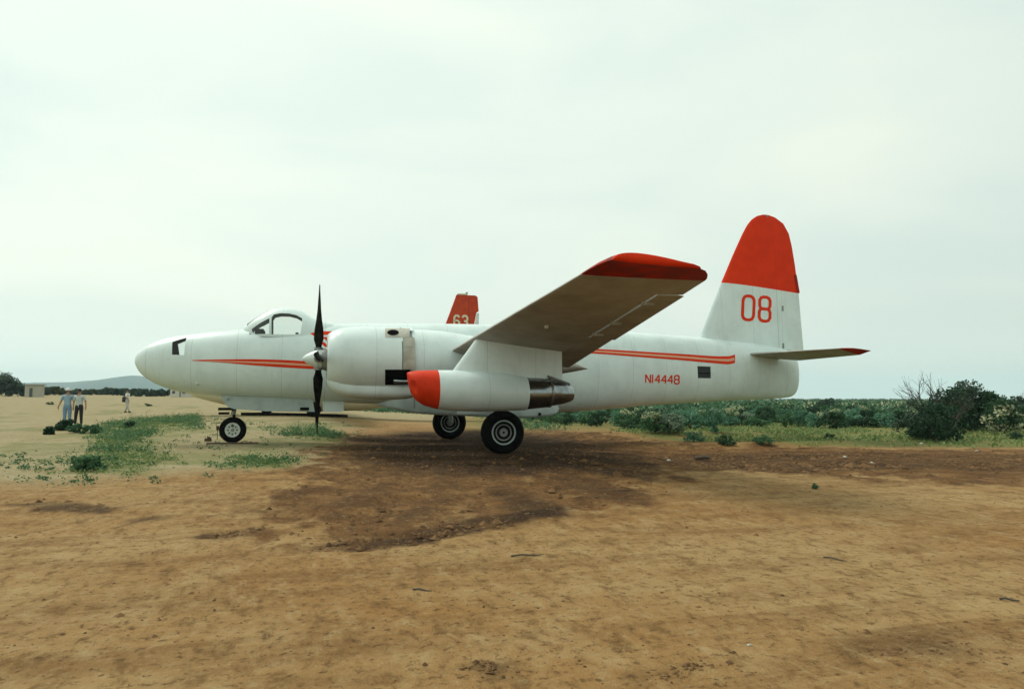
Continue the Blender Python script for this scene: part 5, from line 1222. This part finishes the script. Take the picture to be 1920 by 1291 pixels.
stick(774, 1105.5, 809, 1109, .008, 'short dry stick on the sand below and left of the long stick')
stick(1544, 1045, 1590, 1053, .008, 'dry stick on the pale sand of the right foreground')
stick(1874, 1124, 1912, 1128, .010, 'dark dry stick near the right edge of the foreground')
def stone(px, py, s_, label, m='stone'):
    q = gp(px, py); v = unit(26)*rng.uniform(.8, 1.15, (26, 1))*s_*np.array([1, .8, .6]); bm = bmesh.new()
    for p_ in v: bm.verts.new(p_)
    bmesh.ops.convex_hull(bm, input=bm.verts); me = bpy.data.meshes.new('stone'); bm.to_mesh(me); bm.free(); me.materials.append(M[m]); me.update()
    o = bpy.data.objects.new('stone', me); COL.objects.link(o); o.location = q+Vector((0, 0, s_*.3)); props(o, label, 'stone')
stone(1584, 858, .07, 'white stone standing on turned earth below the tailplane tip')
stone(1635, 870, .08, 'flat white stone right of the one below the tailplane tip')
stone(1728, 833, .10, 'pale stone at the foot of the dark mesquite tree')
stone(1832, 846, .06, 'small pale stone at the grass edge on the far right')
stone(1016, 843, .05, 'small stone on dark earth right of the near main wheel', 'clod')
stone(968, 847, .09, 'earthy stone wedged against the near main wheel', 'clod')
stone(902, 842, .12, 'brown rock in front of the near main wheel', 'clod')
stone(1254, 864, .06, 'pale stone at the left end of the earth streak')
stone(1405, 208+1002, .018, 'tiny white pebble on the near sand of the right foreground')
q = gp(1318, 861); mb = MB(); a, b = gp(1303, 862.5), gp(1330, 861.5); mb.tube([a+Vector((0,0,.05)), a.lerp(b, .5)+Vector((0, 0, .08)), b+Vector((0, 0, .06))], [.05, .06, .04], 8); props(mb.obj('log', M['wood'], loc=a), 'short dark log lying across the streak of turned earth', 'log')

# ------------------------------------------------------------------ air
hb = MB(); hb.box((0, 0, 45), (10600, 10600, 210)); hz_o = hb.obj('haze', M['white'], smooth=False)
hm = bpy.data.materials.new('haze_air'); hm.use_nodes = True; hn = hm.node_tree; hn.nodes.remove(hn.nodes['Principled BSDF'])
pv = hn.nodes.new('ShaderNodeVolumePrincipled'); pv.inputs['Color'].default_value = (.70, .94, 1.0, 1); pv.inputs['Density'].default_value = .00017; pv.inputs['Anisotropy'].default_value = .2
hn.links.new(pv.outputs[0], hn.nodes['Material Output'].inputs['Volume']); hz_o.data.materials.clear(); hz_o.data.materials.append(hm); hz_o['kind'] = 'stuff'
